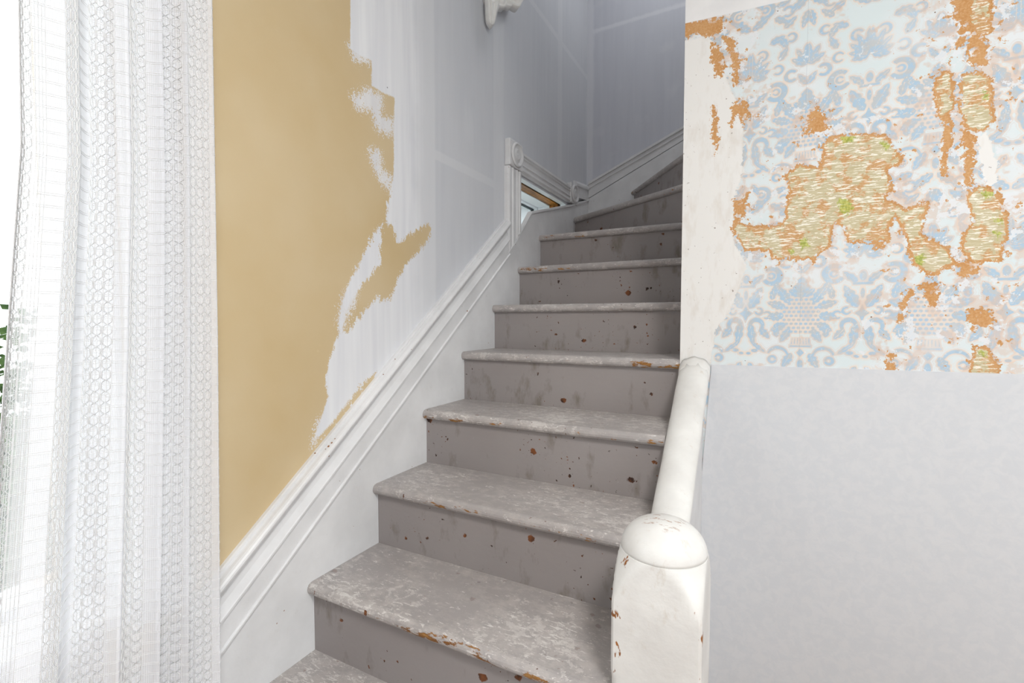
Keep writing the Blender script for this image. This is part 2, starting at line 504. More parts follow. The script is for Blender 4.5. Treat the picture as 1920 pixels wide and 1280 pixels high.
class MB:
    def __init__(self):
        self.v = []; self.f = []; self.a = []
    def add(self, verts, faces, a=0.0):
        b = len(self.v)
        self.v += [tuple(p) for p in verts]
        self.f += [tuple(i + b for i in f) for f in faces]
        self.a += list(a) if hasattr(a, '__len__') else [a] * len(verts)
        return self
    def box(self, x0, x1, y0, y1, z0, z1):
        v = [(x, y, z) for z in (z0, z1) for y in (y0, y1) for x in (x0, x1)]
        return self.add(v, [(0, 2, 3, 1), (4, 5, 7, 6), (0, 1, 5, 4), (2, 6, 7, 3), (0, 4, 6, 2), (1, 3, 7, 5)])
    def prism(self, poly, w):
        """extrude the polygon (list of 3-D points) by the vector w"""
        n = len(poly)
        v = [tuple(p) for p in poly] + [tuple(a + b for a, b in zip(p, w)) for p in poly]
        f = [tuple(range(n - 1, -1, -1)), tuple(range(n, 2 * n))]
        f += [(i, (i + 1) % n, n + (i + 1) % n, n + i) for i in range(n)]
        return self.add(v, f)
    def sweep(self, sections, closed=True, caps=True):
        """sections: list of rings with equal counts"""
        n = len(sections[0])
        v = [p for s in sections for p in s]
        f = []
        for j in range(len(sections) - 1):
            for i in range(n if closed else n - 1):
                a = j * n + i; b = j * n + (i + 1) % n
                f.append((a, b, b + n, a + n))
        if caps:
            f.append(tuple(range(n - 1, -1, -1)))
            m = (len(sections) - 1) * n
            f.append(tuple(range(m, m + n)))
        return self.add(v, f)
    def tube(self, pts, r, n=8):
        pts = [Vector(p) for p in pts]
        rings = []
        for i, p in enumerate(pts):
            d = (pts[min(i + 1, len(pts) - 1)] - pts[max(i - 1, 0)]).normalized()
            u = d.cross(Vector((0, 0, 1)))
            if u.length < 1e-4: u = Vector((1, 0, 0))
            u.normalize(); w = d.cross(u)
            rr = r[i] if hasattr(r, '__len__') else r
            rings.append([tuple(p + u * rr * math.cos(2 * PI * k / n) + w * rr * math.sin(2 * PI * k / n)) for k in range(n)])
        return self.sweep(rings)
    def build(self, name, mat, parent=None, smooth=False, attr=None, fix=True):
        o = link(name, self.v, self.f, mat, parent, smooth, {attr: self.a} if attr else None)
        if fix:
            bm = bmesh.new(); bm.from_mesh(o.data)
            bmesh.ops.recalc_face_normals(bm, faces=bm.faces)
            bm.to_mesh(o.data); bm.free()
        return o

def soften(o, w=0.004, seg=2):
    b = o.modifiers.new('bevel', 'BEVEL')
    b.width = w; b.segments = seg; b.limit_method = 'ANGLE'; b.angle_limit = math.radians(40)
    return o

# ------------------------------------------------------------------ distance fields (numpy)
def poly_sd(px, py, poly):
    P = np.array(poly); n = len(P)
    d = np.full(px.shape, 1e9); ins = np.zeros(px.shape, bool)
    for i in range(n):
        a = P[i]; b = P[(i + 1) % n]
        e = b - a; wx = px - a[0]; wy = py - a[1]
        t = np.clip((wx * e[0] + wy * e[1]) / (e @ e + 1e-12), 0, 1)
        d = np.minimum(d, np.hypot(wx - e[0] * t, wy - e[1] * t))
        c = (a[1] > py) != (b[1] > py)
        with np.errstate(divide='ignore', invalid='ignore'):
            xx = a[0] + (py - a[1]) * e[0] / (e[1] if abs(e[1]) > 1e-12 else 1e-12)
        ins ^= c & (px < xx)
    return np.where(ins, -d, d)

def polys_sd(px, py, polys):
    d = np.full(px.shape, 1e3)
    for p in polys:
        d = np.minimum(d, poly_sd(px, py, p))
    return d

GOLD = [
  [(0.483,2.335),(1.097,2.914),(1.082,2.145),(1.121,2.145),(1.171,2.155),(1.170,2.075),(1.213,2.073),(1.275,2.079),(1.273,2.010),(1.268,1.816),(1.240,1.720),(1.223,1.650),(1.198,1.635),(1.168,1.603),(1.109,1.511),(1.064,1.441),(1.042,1.391),(1.024,1.327),(1.017,1.279),(0.988,1.224),(0.969,1.158),(0.974,1.101),(0.950,1.039),(0.929,0.998),(0.899,0.955),(0.629,0.454),(0.429,0.598)],
  [(1.223,1.650),(1.265,1.650),(1.275,1.601),(1.288,1.588),(1.339,1.629),(1.399,1.658),(1.446,1.686),(1.479,1.675),(1.462,1.639),(1.382,1.569),(1.309,1.504),(1.267,1.446),(1.240,1.399),(1.201,1.394),(1.184,1.406),(1.141,1.370),(1.083,1.319),(1.061,1.294),(1.030,1.287),(1.041,1.359),(1.063,1.379),(1.119,1.436),(1.166,1.482),(1.198,1.511),(1.208,1.635)],
  [(1.170,1.156),(1.167,1.132),(1.045,1.042),(0.926,0.948),(0.872,0.902),(0.864,0.949),(0.976,1.016),(1.106,1.120)]]
BLOTCH = [
  [(1.086,2.008),(1.153,2.058),(1.215,2.060),(1.214,1.995),(1.271,2.005),(1.270,1.948),(1.184,1.946),(1.166,1.994),(1.102,1.976)],
  [(1.154,1.869),(1.207,1.879),(1.211,1.815),(1.262,1.814),(1.248,1.761),(1.206,1.779),(1.172,1.814)],
  [(1.032,1.383),(1.075,1.442),(1.091,1.393),(1.051,1.327),(1.030,1.295),(1.018,1.327)],
  [(0.939,1.038),(1.026,1.102),(1.068,1.105),(0.965,1.017),(0.917,0.973)],
  [(1.078,2.154),(1.115,2.156),(1.179,2.166),(1.155,2.138),(1.097,2.120)]]
PLASTER = [
  [(-0.287,2.257),(-0.242,2.215),(-0.174,2.217),(-0.150,2.188),(-0.141,2.137),(-0.099,2.039),(-0.065,1.941),(-0.063,1.856),(-0.064,1.773),(-0.085,1.704),(-0.086,1.591),(-0.079,1.558),(-0.046,1.497),(-0.065,1.431),(-0.089,1.362),(-0.131,1.293),(-0.142,1.216),(-0.148,1.174),(-0.271,1.168)],
  [(0.472,1.790),(0.490,1.804),(0.512,1.727),(0.516,1.674),(0.496,1.664),(0.480,1.732)],
  [(0.449,2.004),(0.468,2.015),(0.464,1.971),(0.449,1.972)],
  [(0.147,1.879),(0.165,1.879),(0.163,1.861),(0.150,1.864)]]
OLIVE = [
  [(0.150,1.825),(0.166,1.843),(0.218,1.840),(0.279,1.826),(0.309,1.780),(0.318,1.753),(0.282,1.744),(0.296,1.688),(0.284,1.653),(0.336,1.619),(0.378,1.636),(0.369,1.582),(0.363,1.554),(0.422,1.508),(0.434,1.477),(0.386,1.451),(0.372,1.469),(0.356,1.490),(0.348,1.534),(0.334,1.585),(0.312,1.613),(0.292,1.582),(0.295,1.553),(0.269,1.545),(0.211,1.555),(0.204,1.590),(0.182,1.611),(0.163,1.598),(0.164,1.540),(0.133,1.520),(0.126,1.509),(0.024,1.519),(0.017,1.543),(-0.048,1.548),(-0.071,1.590),(-0.082,1.607),(-0.079,1.623),(-0.020,1.602),(0.050,1.604),(0.061,1.634),(0.060,1.673),(0.071,1.703),(0.051,1.752),(0.061,1.758),(0.087,1.774),(0.140,1.751),(0.146,1.784)],
  [(0.443,1.946),(0.465,1.954),(0.489,1.929),(0.493,1.862),(0.499,1.828),(0.485,1.811),(0.454,1.817),(0.443,1.859),(0.441,1.913)],
  [(0.465,1.641),(0.484,1.662),(0.517,1.641),(0.521,1.601),(0.532,1.587),(0.529,1.527),(0.522,1.481),(0.480,1.477),(0.461,1.505),(0.458,1.547),(0.477,1.572),(0.471,1.606)],
  [(0.390,1.951),(0.408,1.965),(0.415,1.959),(0.418,1.871),(0.400,1.861),(0.394,1.903)],
  [(0.454,2.212),(0.481,2.203),(0.486,2.047),(0.467,2.052),(0.456,2.081)],
  [(0.488,1.252),(0.508,1.252),(0.528,1.205),(0.529,1.164),(0.480,1.161)]]
ORANGE = [
  [(-0.262,2.271),(-0.129,2.265),(-0.124,2.245),(-0.135,2.213),(-0.166,2.208),(-0.221,2.231),(-0.261,2.221)],
  [(-0.159,2.192),(-0.135,2.176),(-0.118,2.116),(-0.130,2.078),(-0.145,2.090),(-0.158,2.142)],
  [(-0.129,2.198),(-0.090,2.180),(-0.077,2.105),(-0.081,2.043),(-0.090,2.045),(-0.100,2.111)],
  [(-0.094,1.990),(-0.057,1.998),(-0.048,1.933),(-0.063,1.912),(-0.078,1.955),(-0.100,1.918)],
  [(-0.156,1.994),(-0.145,1.992),(-0.129,1.891),(-0.136,1.835),(-0.149,1.887)],
  [(0.380,1.457),(0.438,1.493),(0.449,1.479),(0.482,1.484),(0.486,1.450),(0.456,1.424),(0.439,1.466),(0.418,1.460),(0.397,1.440)],
  [(0.365,1.420),(0.414,1.425),(0.410,1.383),(0.394,1.362),(0.382,1.384)],
  [(0.322,1.324),(0.347,1.413),(0.354,1.406),(0.336,1.317)],
  [(0.469,1.355),(0.515,1.354),(0.519,1.320),(0.476,1.302)],
  [(0.408,2.141),(0.421,2.223),(0.457,2.211),(0.482,2.048),(0.486,1.971),(0.460,1.959),(0.448,1.991),(0.452,2.043),(0.430,2.075),(0.414,2.106)],
  [(0.444,1.819),(0.472,1.807),(0.472,1.734),(0.463,1.688),(0.448,1.697)],
  [(0.400,1.861),(0.419,1.857),(0.424,1.795),(0.416,1.701),(0.405,1.703)],
  [(0.094,1.883),(0.122,1.945),(0.143,1.911),(0.163,1.870),(0.144,1.859),(0.098,1.867)],
  [(0.303,1.246),(0.323,1.237),(0.322,1.152),(0.304,1.150)],
  [(0.479,1.258),(0.513,1.262),(0.535,1.192),(0.533,1.165),(0.472,1.161)],
  [(0.450,1.710),(0.465,1.694),(0.471,1.633),(0.457,1.639)],
  [(0.431,2.062),(0.447,2.038),(0.427,2.023),(0.416,2.032)],
  [(-0.087,1.698),(-0.066,1.700),(-0.048,1.717),(-0.053,1.662),(-0.072,1.623),(-0.085,1.591)],
  [(0.269,1.555),(0.298,1.545),(0.293,1.517),(0.270,1.526)]]
MOSS = [
  [(0.183,1.671),(0.205,1.671),(0.216,1.638),(0.204,1.624),(0.187,1.636)],
  [(0.092,1.561),(0.108,1.568),(0.114,1.541),(0.095,1.533)],
  [(0.059,1.536),(0.076,1.537),(0.074,1.516)],
  [(0.479,1.905),(0.490,1.900),(0.489,1.883),(0.482,1.888)],
  [(0.481,1.650),(0.497,1.661),(0.515,1.640),(0.495,1.637)],
  [(0.505,1.583),(0.527,1.583),(0.525,1.567)],
  [(0.356,1.498),(0.376,1.500),(0.374,1.469),(0.361,1.477)],
  [(0.273,1.814),(0.299,1.800),(0.288,1.790)],
  [(0.182,1.845),(0.216,1.837),(0.213,1.823),(0.189,1.824)],
  [(0.506,1.556),(0.526,1.546),(0.521,1.528)],
  [(0.493,1.245),(0.506,1.248),(0.509,1.229)]]


# ------------------------------------------------------------------ structure: walls
def wall_grid(name, us, vs, front, depth, place, holes, mat, attr_fn=None):
    """A solid wall of grid cells. place(u, v, d) -> xyz, d = depth behind the face."""
    us = np.array(us); vs = np.array(vs); nu, nv = len(us), len(vs)
    U, V = np.meshgrid(us, vs, indexing='ij')
    cu = (us[:-1] + us[1:]) / 2; cv = (vs[:-1] + vs[1:]) / 2
    CU, CV = np.meshgrid(cu, cv, indexing='ij')
    solid = np.ones(CU.shape, bool)
    for (a, b, c, d) in holes:
        solid &= ~((CU > a) & (CU < b) & (CV > c) & (CV < d))
    fu, fv = U.ravel(), V.ravel()
    at0 = attr_fn(fu, fv) if attr_fn else {}
    A = place(fu, fv, at0.pop('relief', np.zeros_like(fu))); B = place(fu, fv, np.full_like(fu, depth))
    verts = np.concatenate([A, B]); n = nu * nv
    idx = np.arange(n).reshape(nu, nv)
    I, J = np.nonzero(solid)
    q = np.stack([idx[I, J], idx[I + 1, J], idx[I + 1, J + 1], idx[I, J + 1]], 1)
    faces = [tuple(r) for r in q.tolist()]
    # border and hole edges only for the rest; the back is built from the same border
    pad = np.pad(solid, 1)
    for (di, dj, e0, e1) in ((-1, 0, (0, 1), (0, 0)), (1, 0, (1, 0), (1, 1)), (0, -1, (0, 0), (1, 0)), (0, 1, (1, 1), (0, 1))):
        m = solid & ~pad[1 + di:1 + di + solid.shape[0], 1 + dj:1 + dj + solid.shape[1]]
        for i, j in zip(*np.nonzero(m)):
            a = idx[i + e0[0], j + e0[1]]; b = idx[i + e1[0], j + e1[1]]
            faces.append((int(a), int(b), int(b) + n, int(a) + n))
    faces += [tuple(int(x) + n for x in r[::-1]) for r in q]
    at = None
    if attr_fn:
        at = {k: np.concatenate([w, w]) for k, w in at0.items()}
    return link(name, verts, faces, mat, None, False, at)

def lin(a, b, step):
    return list(np.linspace(a, b, max(2, int(round((b - a) / step)) + 1)))

def merge(*ls):
    s = sorted(set(round(x, 5) for l in ls for x in l))
    out = [s[0]]
    for x in s[1:]:
        if x - out[-1] > 1e-3: out.append(x)
    return out

XW = -1.12            # face of the left wall
YB = 3.26             # face of the back wall
YR = 1.64             # face of the papered wall
XE = -0.238           # its free edge beside the stair
WIN1 = (-0.95, 0.475, H - 0.60, H + 1.02)     # y0 y1 z0 z1
WIN2 = (2.19, 2.87, H + 0.20, H + 0.745)
WALL_T = 0.36

def soft_band(d, w):
    return np.clip(1.0 - (np.abs(d) - w) / 0.012, 0, 1)

def left_attrs(y, z):
    g = polys_sd(y, z, GOLD); b = polys_sd(y, z, BLOTCH)
    mud = np.zeros_like(y)
    zz = z - H
    mud = np.maximum(mud, soft_band(y - 1.45, 0.045))
    mud = np.maximum(mud, soft_band(y - 2.0, 0.045) * 0.7)
    mud = np.maximum(mud, soft_band(y - 2.76, 0.03) * 0.8)
    mud = np.maximum(mud, soft_band(zz - 0.632, 0.012) * (y > 1.4) * (y < 2.02))
    mud = np.maximum(mud, soft_band(zz - 1.69, 0.010) * (y > 2.0))
    mud = np.maximum(mud, 0.55 * np.exp(-((y - 1.74) / 0.07) ** 2 - ((zz - 0.84) / 0.12) ** 2))
    # straight masked edges at the top, ragged brush work lower down
    rag = np.clip((0.78 - zz) / 0.12, 0.12, 1.0) * np.clip((y - 0.9) / 0.2, 0.2, 1)
    rag = np.where((zz > 0.44) & (zz < 0.78), 0.25, rag)
    pr = np.minimum(y - 1.405, 1.0)
    return {'gold': g, 'blotch': b, 'mud': mud, 'ragged': rag, 'primer': pr}

ys = merge(lin(-2.6, WIN1[0], 0.3), lin(WIN1[0], WIN1[1], 0.2), lin(WIN1[1], 0.62, 0.03), lin(0.62, 1.62, 0.0075), lin(1.62, WIN2[0], 0.014), lin(WIN2[0], WIN2[1], 0.014), lin(WIN2[1], YB + 0.1, 0.014))
zs = merge(lin(0, WIN1[2], 0.06), lin(WIN1[2], H - 0.30, 0.02), lin(H - 0.30, WIN2[2], 0.0085), lin(WIN2[2], WIN2[3], 0.0085), lin(WIN2[3], WIN1[3], 0.0085), lin(WIN1[3], H + 2.1, 0.014), lin(H + 2.1, 4.2, 0.2))
wl = wall_grid('wall_left', ys, zs, 0, WALL_T,
               lambda u, v, d: np.stack([XW - d, u, v], 1), [WIN1, WIN2], M['left'], left_attrs)
tag(wl, 'tall left wall half gold paint, half white primer and grey drywall', None, kind='structure')

def back_attrs(x, z):
    zz = z - H
    mud = soft_band(x + 1.10, 0.016)
    mud = np.maximum(mud, soft_band(zz - 1.99 - (x + 1.12) * 0.01, 0.010))
    return {'mud': mud}
wb = wall_grid('wall_back', lin(XW, 1.3, 0.02), lin(0, 4.2, 0.02), 0, 0.12,
               lambda u, v, d: np.stack([u, YB + d, v], 1), [], M['back'], back_attrs)
tag(wb, 'grey taped drywall at the back of the stairwell', None, kind='structure')

# ---- damask on the papered wall
PX, PZ = 0.293, 0.541
def leaf_sd(x, y, cx, cy, ang, ln, w, teeth=4):
    c, s = math.cos(ang), math.sin(ang)
    u = ((x - cx) * c + (y - cy) * s) / ln; v = -(x - cx) * s + (y - cy) * c
    uc = np.clip(u, 0, 1)
    prof = 1.3 * w * np.sin(PI * uc ** 0.8) ** 0.75 * (0.70 + 0.30 * np.abs(np.sin(teeth * PI * uc)))
    d = np.abs(v) - prof
    out = np.maximum(np.maximum(-u, u - 1), 0) * ln
    vein = np.where((u > 0.06) & (u < 0.92), np.abs(v), 1.0)
    return np.where(out > 0, np.hypot(out, np.maximum(np.abs(v), 0)), d * 0.8), vein

def ring_sd(x, y, cx, cy, r, w, a0=-PI, a1=PI):
    dx = x - cx; dy = y - cy
    rr = np.hypot(dx, dy); an = np.arctan2(dy, dx)
    mid = (a0 + a1) / 2; half = (a1 - a0) / 2
    da = np.abs((an - mid + PI) % (2 * PI) - PI)
    d = np.abs(rr - r) - w * (1 - 0.35 * np.clip(da / half, 0, 1))
    ex = np.maximum(da - half, 0) * r
    return np.hypot(np.maximum(d, 0), ex) + np.minimum(d, 0) * (ex <= 0)

def ell_sd(x, y, cx, cy, a, b):
    q = np.hypot((x - cx) / a, (y - cy) / b)
    return (q - 1) * min(a, b)

def damask(X, Z):
    x = np.abs((X + 0.047 + PX / 2) % PX - PX / 2)
    y0_ = (Z - H - 0.02 + PZ / 2) % PZ - PZ / 2
    best = None
    for sh in (0.0, PZ, -PZ):
        d, v = damask_cell(x, y0_ + sh)
        if best is None:
            best = (d, v)
        else:
            best = (np.minimum(d, best[0]), np.where(d < best[0], v, best[1]))
    return best

def damask_cell(x, y):
    w = PX / 2 - x
    D = np.full(x.shape, 1.0); Vn = np.full(x.shape, 1.0)
    def add(d):
        nonlocal D
        D = np.minimum(D, d)
    def leaf(px, cx, cy, deg, ln, wd, teeth=4):
        nonlocal Vn
        d, v = leaf_sd(px, y, cx, cy, math.radians(deg), ln, wd, teeth)
        sv = np.abs(((x if px is x else w) * 0.7 + y) % 0.011 - 0.0055) + 0.0004
        Vn = np.where(d < D, np.minimum(v, sv), Vn)
        add(d)
    # column A: diamond, scrolls, paired leaves, stem
    add((x / 0.019 + np.abs(y) / 0.026 - 1 + 0.9 * np.minimum(x / 0.019, np.abs(y) / 0.026)) * 0.012)
    add(ring_sd(x, y, 0.030, -0.036, 0.017, 0.0075, -0.6, 3.6))
    leaf(x, 0.013, -0.03, -82, 0.07, 0.010, 3)
    leaf(x, 0.018, -0.088, -38, 0.05, 0.006, 3)
    leaf(x, 0.040, -0.045, -50, 0.04, 0.009, 4)
    leaf(x, 0.010, 0.016, 62, 0.072, 0.013, 4)
    add(ring_sd(x, y, 0.036, 0.007, 0.009, 0.0045, -3.0, 2.0))
    add(ell_sd(x, y, 0, 0.056, 0.006, 0.016))
    add(np.maximum(np.abs(y - 0.083) - 0.004, x - 0.024))
    add(ell_sd(x, y, 0, 0.104, 0.009, 0.014))
    leaf(x, 0.012, 0.088, 40, 0.045, 0.008, 3)
    add(ring_sd(x, y, 0.068, 0.112, 0.022, 0.009, -2.6, 2.3))
    add(ring_sd(x, y, 0.068, 0.112, 0.008, 0.004, -2.8, 2.8))
    leaf(x, 0.078, 0.092, -70, 0.035, 0.009, 4)
    add(ell_sd(x, y, 0.026, -0.113, 0.010, 0.006)); add(ell_sd(x, y, 0.010, -0.122, 0.008, 0.005))
    # palmette between the diamonds
    for dg, ln in ((90, 0.075), (66, 0.07), (42, 0.06), (18, 0.05), (-8, 0.04)):
        leaf(x, 0.004, 0.165, dg, ln, 0.0085, 3)
    add(ring_sd(x, y, 0.036, -0.185, 0.020, 0.007, -2.2, 2.6))
    add(ring_sd(x, y, 0.036, -0.185, 0.007, 0.004, -3, 2.6))
    leaf(x, 0.002, -0.235, 35, 0.06, 0.010, 4)
    leaf(x, 0.010, -0.15, -60, 0.04, 0.007, 3)
    # column B: pomegranate bouquet in a basket
    leaf(w, 0.0, 0.045, 90, 0.062, 0.018, 3)
    leaf(w, 0.006, 0.050, 38, 0.035, 0.009, 3)
    leaf(w, 0.030, 0.030, 58, 0.062, 0.012, 4)
    leaf(w, 0.040, 0.018, 18, 0.052, 0.011, 4)
    leaf(w, 0.044, -0.006, -8, 0.046, 0.012, 4)
    leaf(w, 0.040, -0.030, -30, 0.044, 0.011, 4)
    leaf(w, 0.028, -0.046, -58, 0.046, 0.010, 4)
    for r in range(9):
        yy = 0.040 - r * 0.0118
        for c in range(5):
            xx = c * 0.0122 + (0.0061 if r % 2 else 0.0)
            if xx < 0.046 - abs(r - 4) * 0.003:
                add(ell_sd(w, y, xx, yy, 0.0056, 0.0046))
    for xx in (0.0, 0.007, 0.014, 0.021):
        add(np.maximum(np.abs(w - xx * (1 + (y + 0.075) * -6)) - 0.0021, np.abs(y + 0.082) - 0.010))
    add(np.maximum(np.abs(y + 0.097) - 0.003, w - 0.028))
    add((w / 0.011 + np.abs(y + 0.116) / 0.014 - 1) * 0.008)
    add(ring_sd(w, y, 0.058, -0.128, 0.026, 0.0055, 0.3, 2.9))
    add(ring_sd(w, y, 0.072, -0.138, 0.009, 0.005, -3, 3))
    leaf(w, 0.022, -0.118, -62, 0.05, 0.010, 4)
    add(ell_sd(w, y, 0, -0.150, 0.008, 0.016))
    for dg, ln in ((90, 0.06), (62, 0.055), (30, 0.045)):
        leaf(w, 0.003, 0.175, dg, ln, 0.0085, 3)
    add(ring_sd(w, y, 0.040, 0.150, 0.014, 0.006, -2.4, 2.4))
    leaf(w, 0.0, 0.118, 55, 0.04, 0.007, 3)
    leaf(w, 0.004, -0.175, -40, 0.055, 0.010, 4)
    leaf(w, 0.002, -0.215, -75, 0.05, 0.009, 4)
    # filler sprigs between the rows
    for cx, cy, dg in ((0.075, 0.20, 60), (0.095, 0.235, 120), (0.060, -0.215, -30), (0.085, -0.25, 40), (0.070, 0.040, 80), (0.085, -0.07, 95), (0.05, 0.255, 20), (0.10, -0.17, 200)):
        leaf(x, cx, cy, dg, 0.042, 0.0085, 3)
    for cx, cy, r in ((0.072, 0.175, 0.012), (0.095, -0.205, 0.013), (0.058, -0.005, 0.010), (0.030, 0.225, 0.013), (0.105, 0.26, 0.011)):
        add(ring_sd(x, y, cx, cy, r, 0.0045, -2.4, 2.6))
    return D - 0.0010, Vn

def paper_attrs(x, z):
    d, v = damask(x, z)
    seam = np.minimum(np.abs(x - 0.097), np.abs(x - 0.505))
    pl, ol, og = polys_sd(x, z, PLASTER), polys_sd(x, z, OLIVE), polys_sd(x, z, ORANGE)
    step = lambda s: np.clip(0.5 - s / 0.004, 0, 1)
    rel = np.maximum(0.0012 * step(np.minimum(ol - 0.006, og)), 0.0008 * step(pl)) * (z - H + 0.05 * x < 0.93)
    return {'damask': d, 'vein': v, 'seam': seam, 'plaster': pl, 'olive': ol, 'orange': og, 'moss': polys_sd(x, z, MOSS), 'relief': rel}
xs = merge(lin(XE, 0.86, 0.0026), lin(0.86, 1.3, 0.004), lin(1.3, 2.2, 0.05))
zp = merge(lin(0, H - 0.75, 0.1), lin(H - 0.75, H - 0.15, 0.02), lin(H - 0.15, H + 0.95, 0.0026), lin(H + 0.95, 3.0, 0.1))
wr = wall_grid('wall_right', xs, zp, 0, 0.11,
               lambda u, v, d: np.stack([u, YR + d, v], 1), [], M['paper'], paper_attrs)
tag(wr, 'wall facing the hall with peeling blue damask wallpaper', None, kind='structure')
lining = MB().prism([(-0.1415, YR - 0.003, H - 0.141), (2.2, YR - 0.003, H - 0.120), (2.2, YR - 0.003, 0.0), (-0.21, YR - 0.003, 0.0), (-0.1745, YR - 0.003, H - 0.65)], (0, 0.003, 0))
lining.build('lining_paper', M['lining'], wr)
wr.children[0]['label'] = 'plain white embossed lining paper covering the lower wall'

def struct(name, label, mat, *boxes):
    m = MB()
    for b in boxes: m.box(*b)
    return tag(m.build(name, mat), label, kind='structure')

struct('floor', 'board floor of the hall', M['floor'], (XW, 2.2, -2.6, YR, -0.06, 0.0))
struct('ceiling', 'white hall ceiling', M['ceiling'], (XW, 2.2, -2.6, YR, 3.0, 3.1))
struct('ceiling_stairwell', 'white ceiling over the stairwell', M['ceiling'], (XW, 1.3, YR, YB, 4.2, 4.3))
struct('wall_stairwell', 'white wall closing the right of the upper stair', M['back'], (XE, -0.13, YR + 0.111, 2.38, 0.0, 4.2))
struct('wall_header', 'white header over the stair opening', M['wall'], (XW, XE, YR, YR + 0.11, 3.1, 4.2), (XE, 1.3, YR, YR + 0.11, 3.1, 4.2))
struct('wall_upper', 'white wall of the upper flight', M['wall'], (-0.13, 1.3, 2.27, 2.38, 0.0, 4.2))
struct('wall_landing', 'white wall ending the upper flight', M['wall'], (1.3, 1.4, 2.27, YB, 0.0, 4.2))

FILL_WIN = (-1.9, 0.6, 0.50, 2.55)  # opening added in the unseen side wall to light the left wall
struct('wall_side', 'white wall right of the hall with an opening added for light', M['wall'], (2.2, 2.3, -2.6, FILL_WIN[0], 0.0, 3.1), (2.2, 2.3, FILL_WIN[1], YR + 0.11, 0.0, 3.1),
       (2.2, 2.3, FILL_WIN[0], FILL_WIN[1], 0.0, FILL_WIN[2]), (2.2, 2.3, FILL_WIN[0], FILL_WIN[1], FILL_WIN[3], 3.1))
struct('wall_front', 'white wall behind the viewpoint', M['wall'], (XW, 2.2, -2.7, -2.6, 0.0, 3.1))

# ------------------------------------------------------------------ skirt board on the left wall
SL = 0.763
def T(y):                      # top edge of the cap moulding
    return H - 0.606 + SL * (y - 0.617)
def along(y0, y1, prof, name, mat, parent, top=T, slope=SL):
    """prof: (drop below top edge, proud of wall) pairs, swept from y0 to y1"""
    secs = []
    for y in np.linspace(y0, y1, 2):
        ring = [(XW + p, y, top(y) - d) for d, p in prof]
        ring += [(XW, y, top(y) - prof[-1][0]), (XW, y, top(y) - prof[0][0])]
        secs.append(ring)
    m = MB().sweep(secs)
    return m.build(name, mat, parent)

skirt = empty('baseboard_left', (XW, 1.3, 0))
tag(skirt, 'white skirt board rising along the gold wall beside the steps', kind='structure')
# main board: face 20 mm proud, its lower edge runs down to the floor
FX = XW + 0.020
B0 = lambda y: T(y) - 0.176
def board_poly(x):
    top = [(0.30, B0(0.30)), (0.62, B0(0.62)), (1.4, B0(1.4)), (2.13, H + 0.392), (2.315, H + 0.577), (2.9, H + 0.737), (YB, H + 0.850)]
    return [(x, y, z) for y, z in top] + [(x, YB, 0.0), (x, 0.30, 0.0)]
MB().prism(board_poly(FX), (-(FX - XW), 0, 0)).build('skirt_face', M['trim'], skirt)
cap = [(0.0, 0.000), (0.0, 0.010), (0.003, 0.014), (0.010, 0.014), (0.012, 0.020)]
for i in range(9):             # big round bead
    a = PI * i / 8
    cap.append((0.026 - 0.014 * math.cos(a), 0.022 + 0.015 * math.sin(a)))
cap += [(0.042, 0.018), (0.046, 0.016), (0.060, 0.017), (0.076, 0.020), (0.090, 0.026), (0.097, 0.029), (0.100, 0.031),
        (0.106, 0.031), (0.109, 0.027), (0.110, 0.024), (0.176, 0.024)]
along(0.30, 2.055, cap, 'cap_moulding', M['trim'], skirt)
bead = [(0.170, 0.020), (0.171, 0.026), (0.174, 0.030), (0.179, 0.030), (0.183, 0.026), (0.184, 0.020)]
along(0.30, 2.06, bead, 'lower_bead', M['trim'], skirt)
# bead along the cranked top edge beside the stair window
kp = [(2.05, H + 0.330), (2.13, H + 0.392), (2.315, H + 0.577), (2.9, H + 0.737), (YB, H + 0.850)]
sec = []
for y, z in kp:
    sec.append([(FX - 0.006, y, z - 0.002), (FX + 0.007, y, z - 0.002), (FX + 0.007, y, z - 0.012), (FX - 0.006, y, z - 0.012)])
MB().sweep(sec).build('crank_bead', M['trim'], skirt)

# cap moulding piece between the stair window and the corner
skirt2 = empty('baseboard_corner', (XW, 3.1, H + 0.80))
tag(skirt2, 'short white baseboard piece in the dark corner beyond the window', kind='structure')
cap2 = [(0.0, 0.0), (0.0, 0.010), (0.004, 0.016), (0.020, 0.026), (0.034, 0.026), (0.040, 0.018), (0.080, 0.018), (0.084, 0.024), (0.110, 0.024)]
along(3.0, YB - 0.001, cap2, 'cap_moulding', M['trim'], skirt2, top=lambda y: H + 0.915 + (y - 3.0) * 0.12)

# back wall baseboard: stringer face plus sloping cap
skirt3 = empty('baseboard_back', (-0.7, YB, H + 0.6))
tag(skirt3, 'white baseboard climbing the back wall behind the winding steps', kind='structure')
TB = lambda x: H + 0.957 + 0.432 * (x + 1.106)
BB = lambda x: H + 0.852 + 0.468 * (x + 1.098)
x0, x1 = XW + 0.02, 1.0
MB().prism([(x0, YB, BB(x0) - 0.004), (x1, YB, BB(x1) - 0.004), (x1, YB, H), (x0, YB, H)], (0, -0.018, 0)).build('skirt_face', M['trim'], skirt3)
MB().prism([(x0, YB, TB(x0)), (x1, YB, TB(x1)), (x1, YB, BB(x1) + 0.002), (x0, YB, BB(x0) + 0.002)], (0, -0.016, 0)).build('cap_board', M['trim'], skirt3)
for off, pr, hh in ((0.0, 0.026, 0.016), (0.034, 0.021, 0.010)):
    MB().prism([(x0, YB - 0.016, TB(x0) - off), (x1, YB - 0.016, TB(x1) - off), (x1, YB - 0.016, TB(x1) - off - hh), (x0, YB - 0.016, TB(x0) - off - hh)], (0, -(pr - 0.016), 0)).build('cap_bead', M['trim'], skirt3)

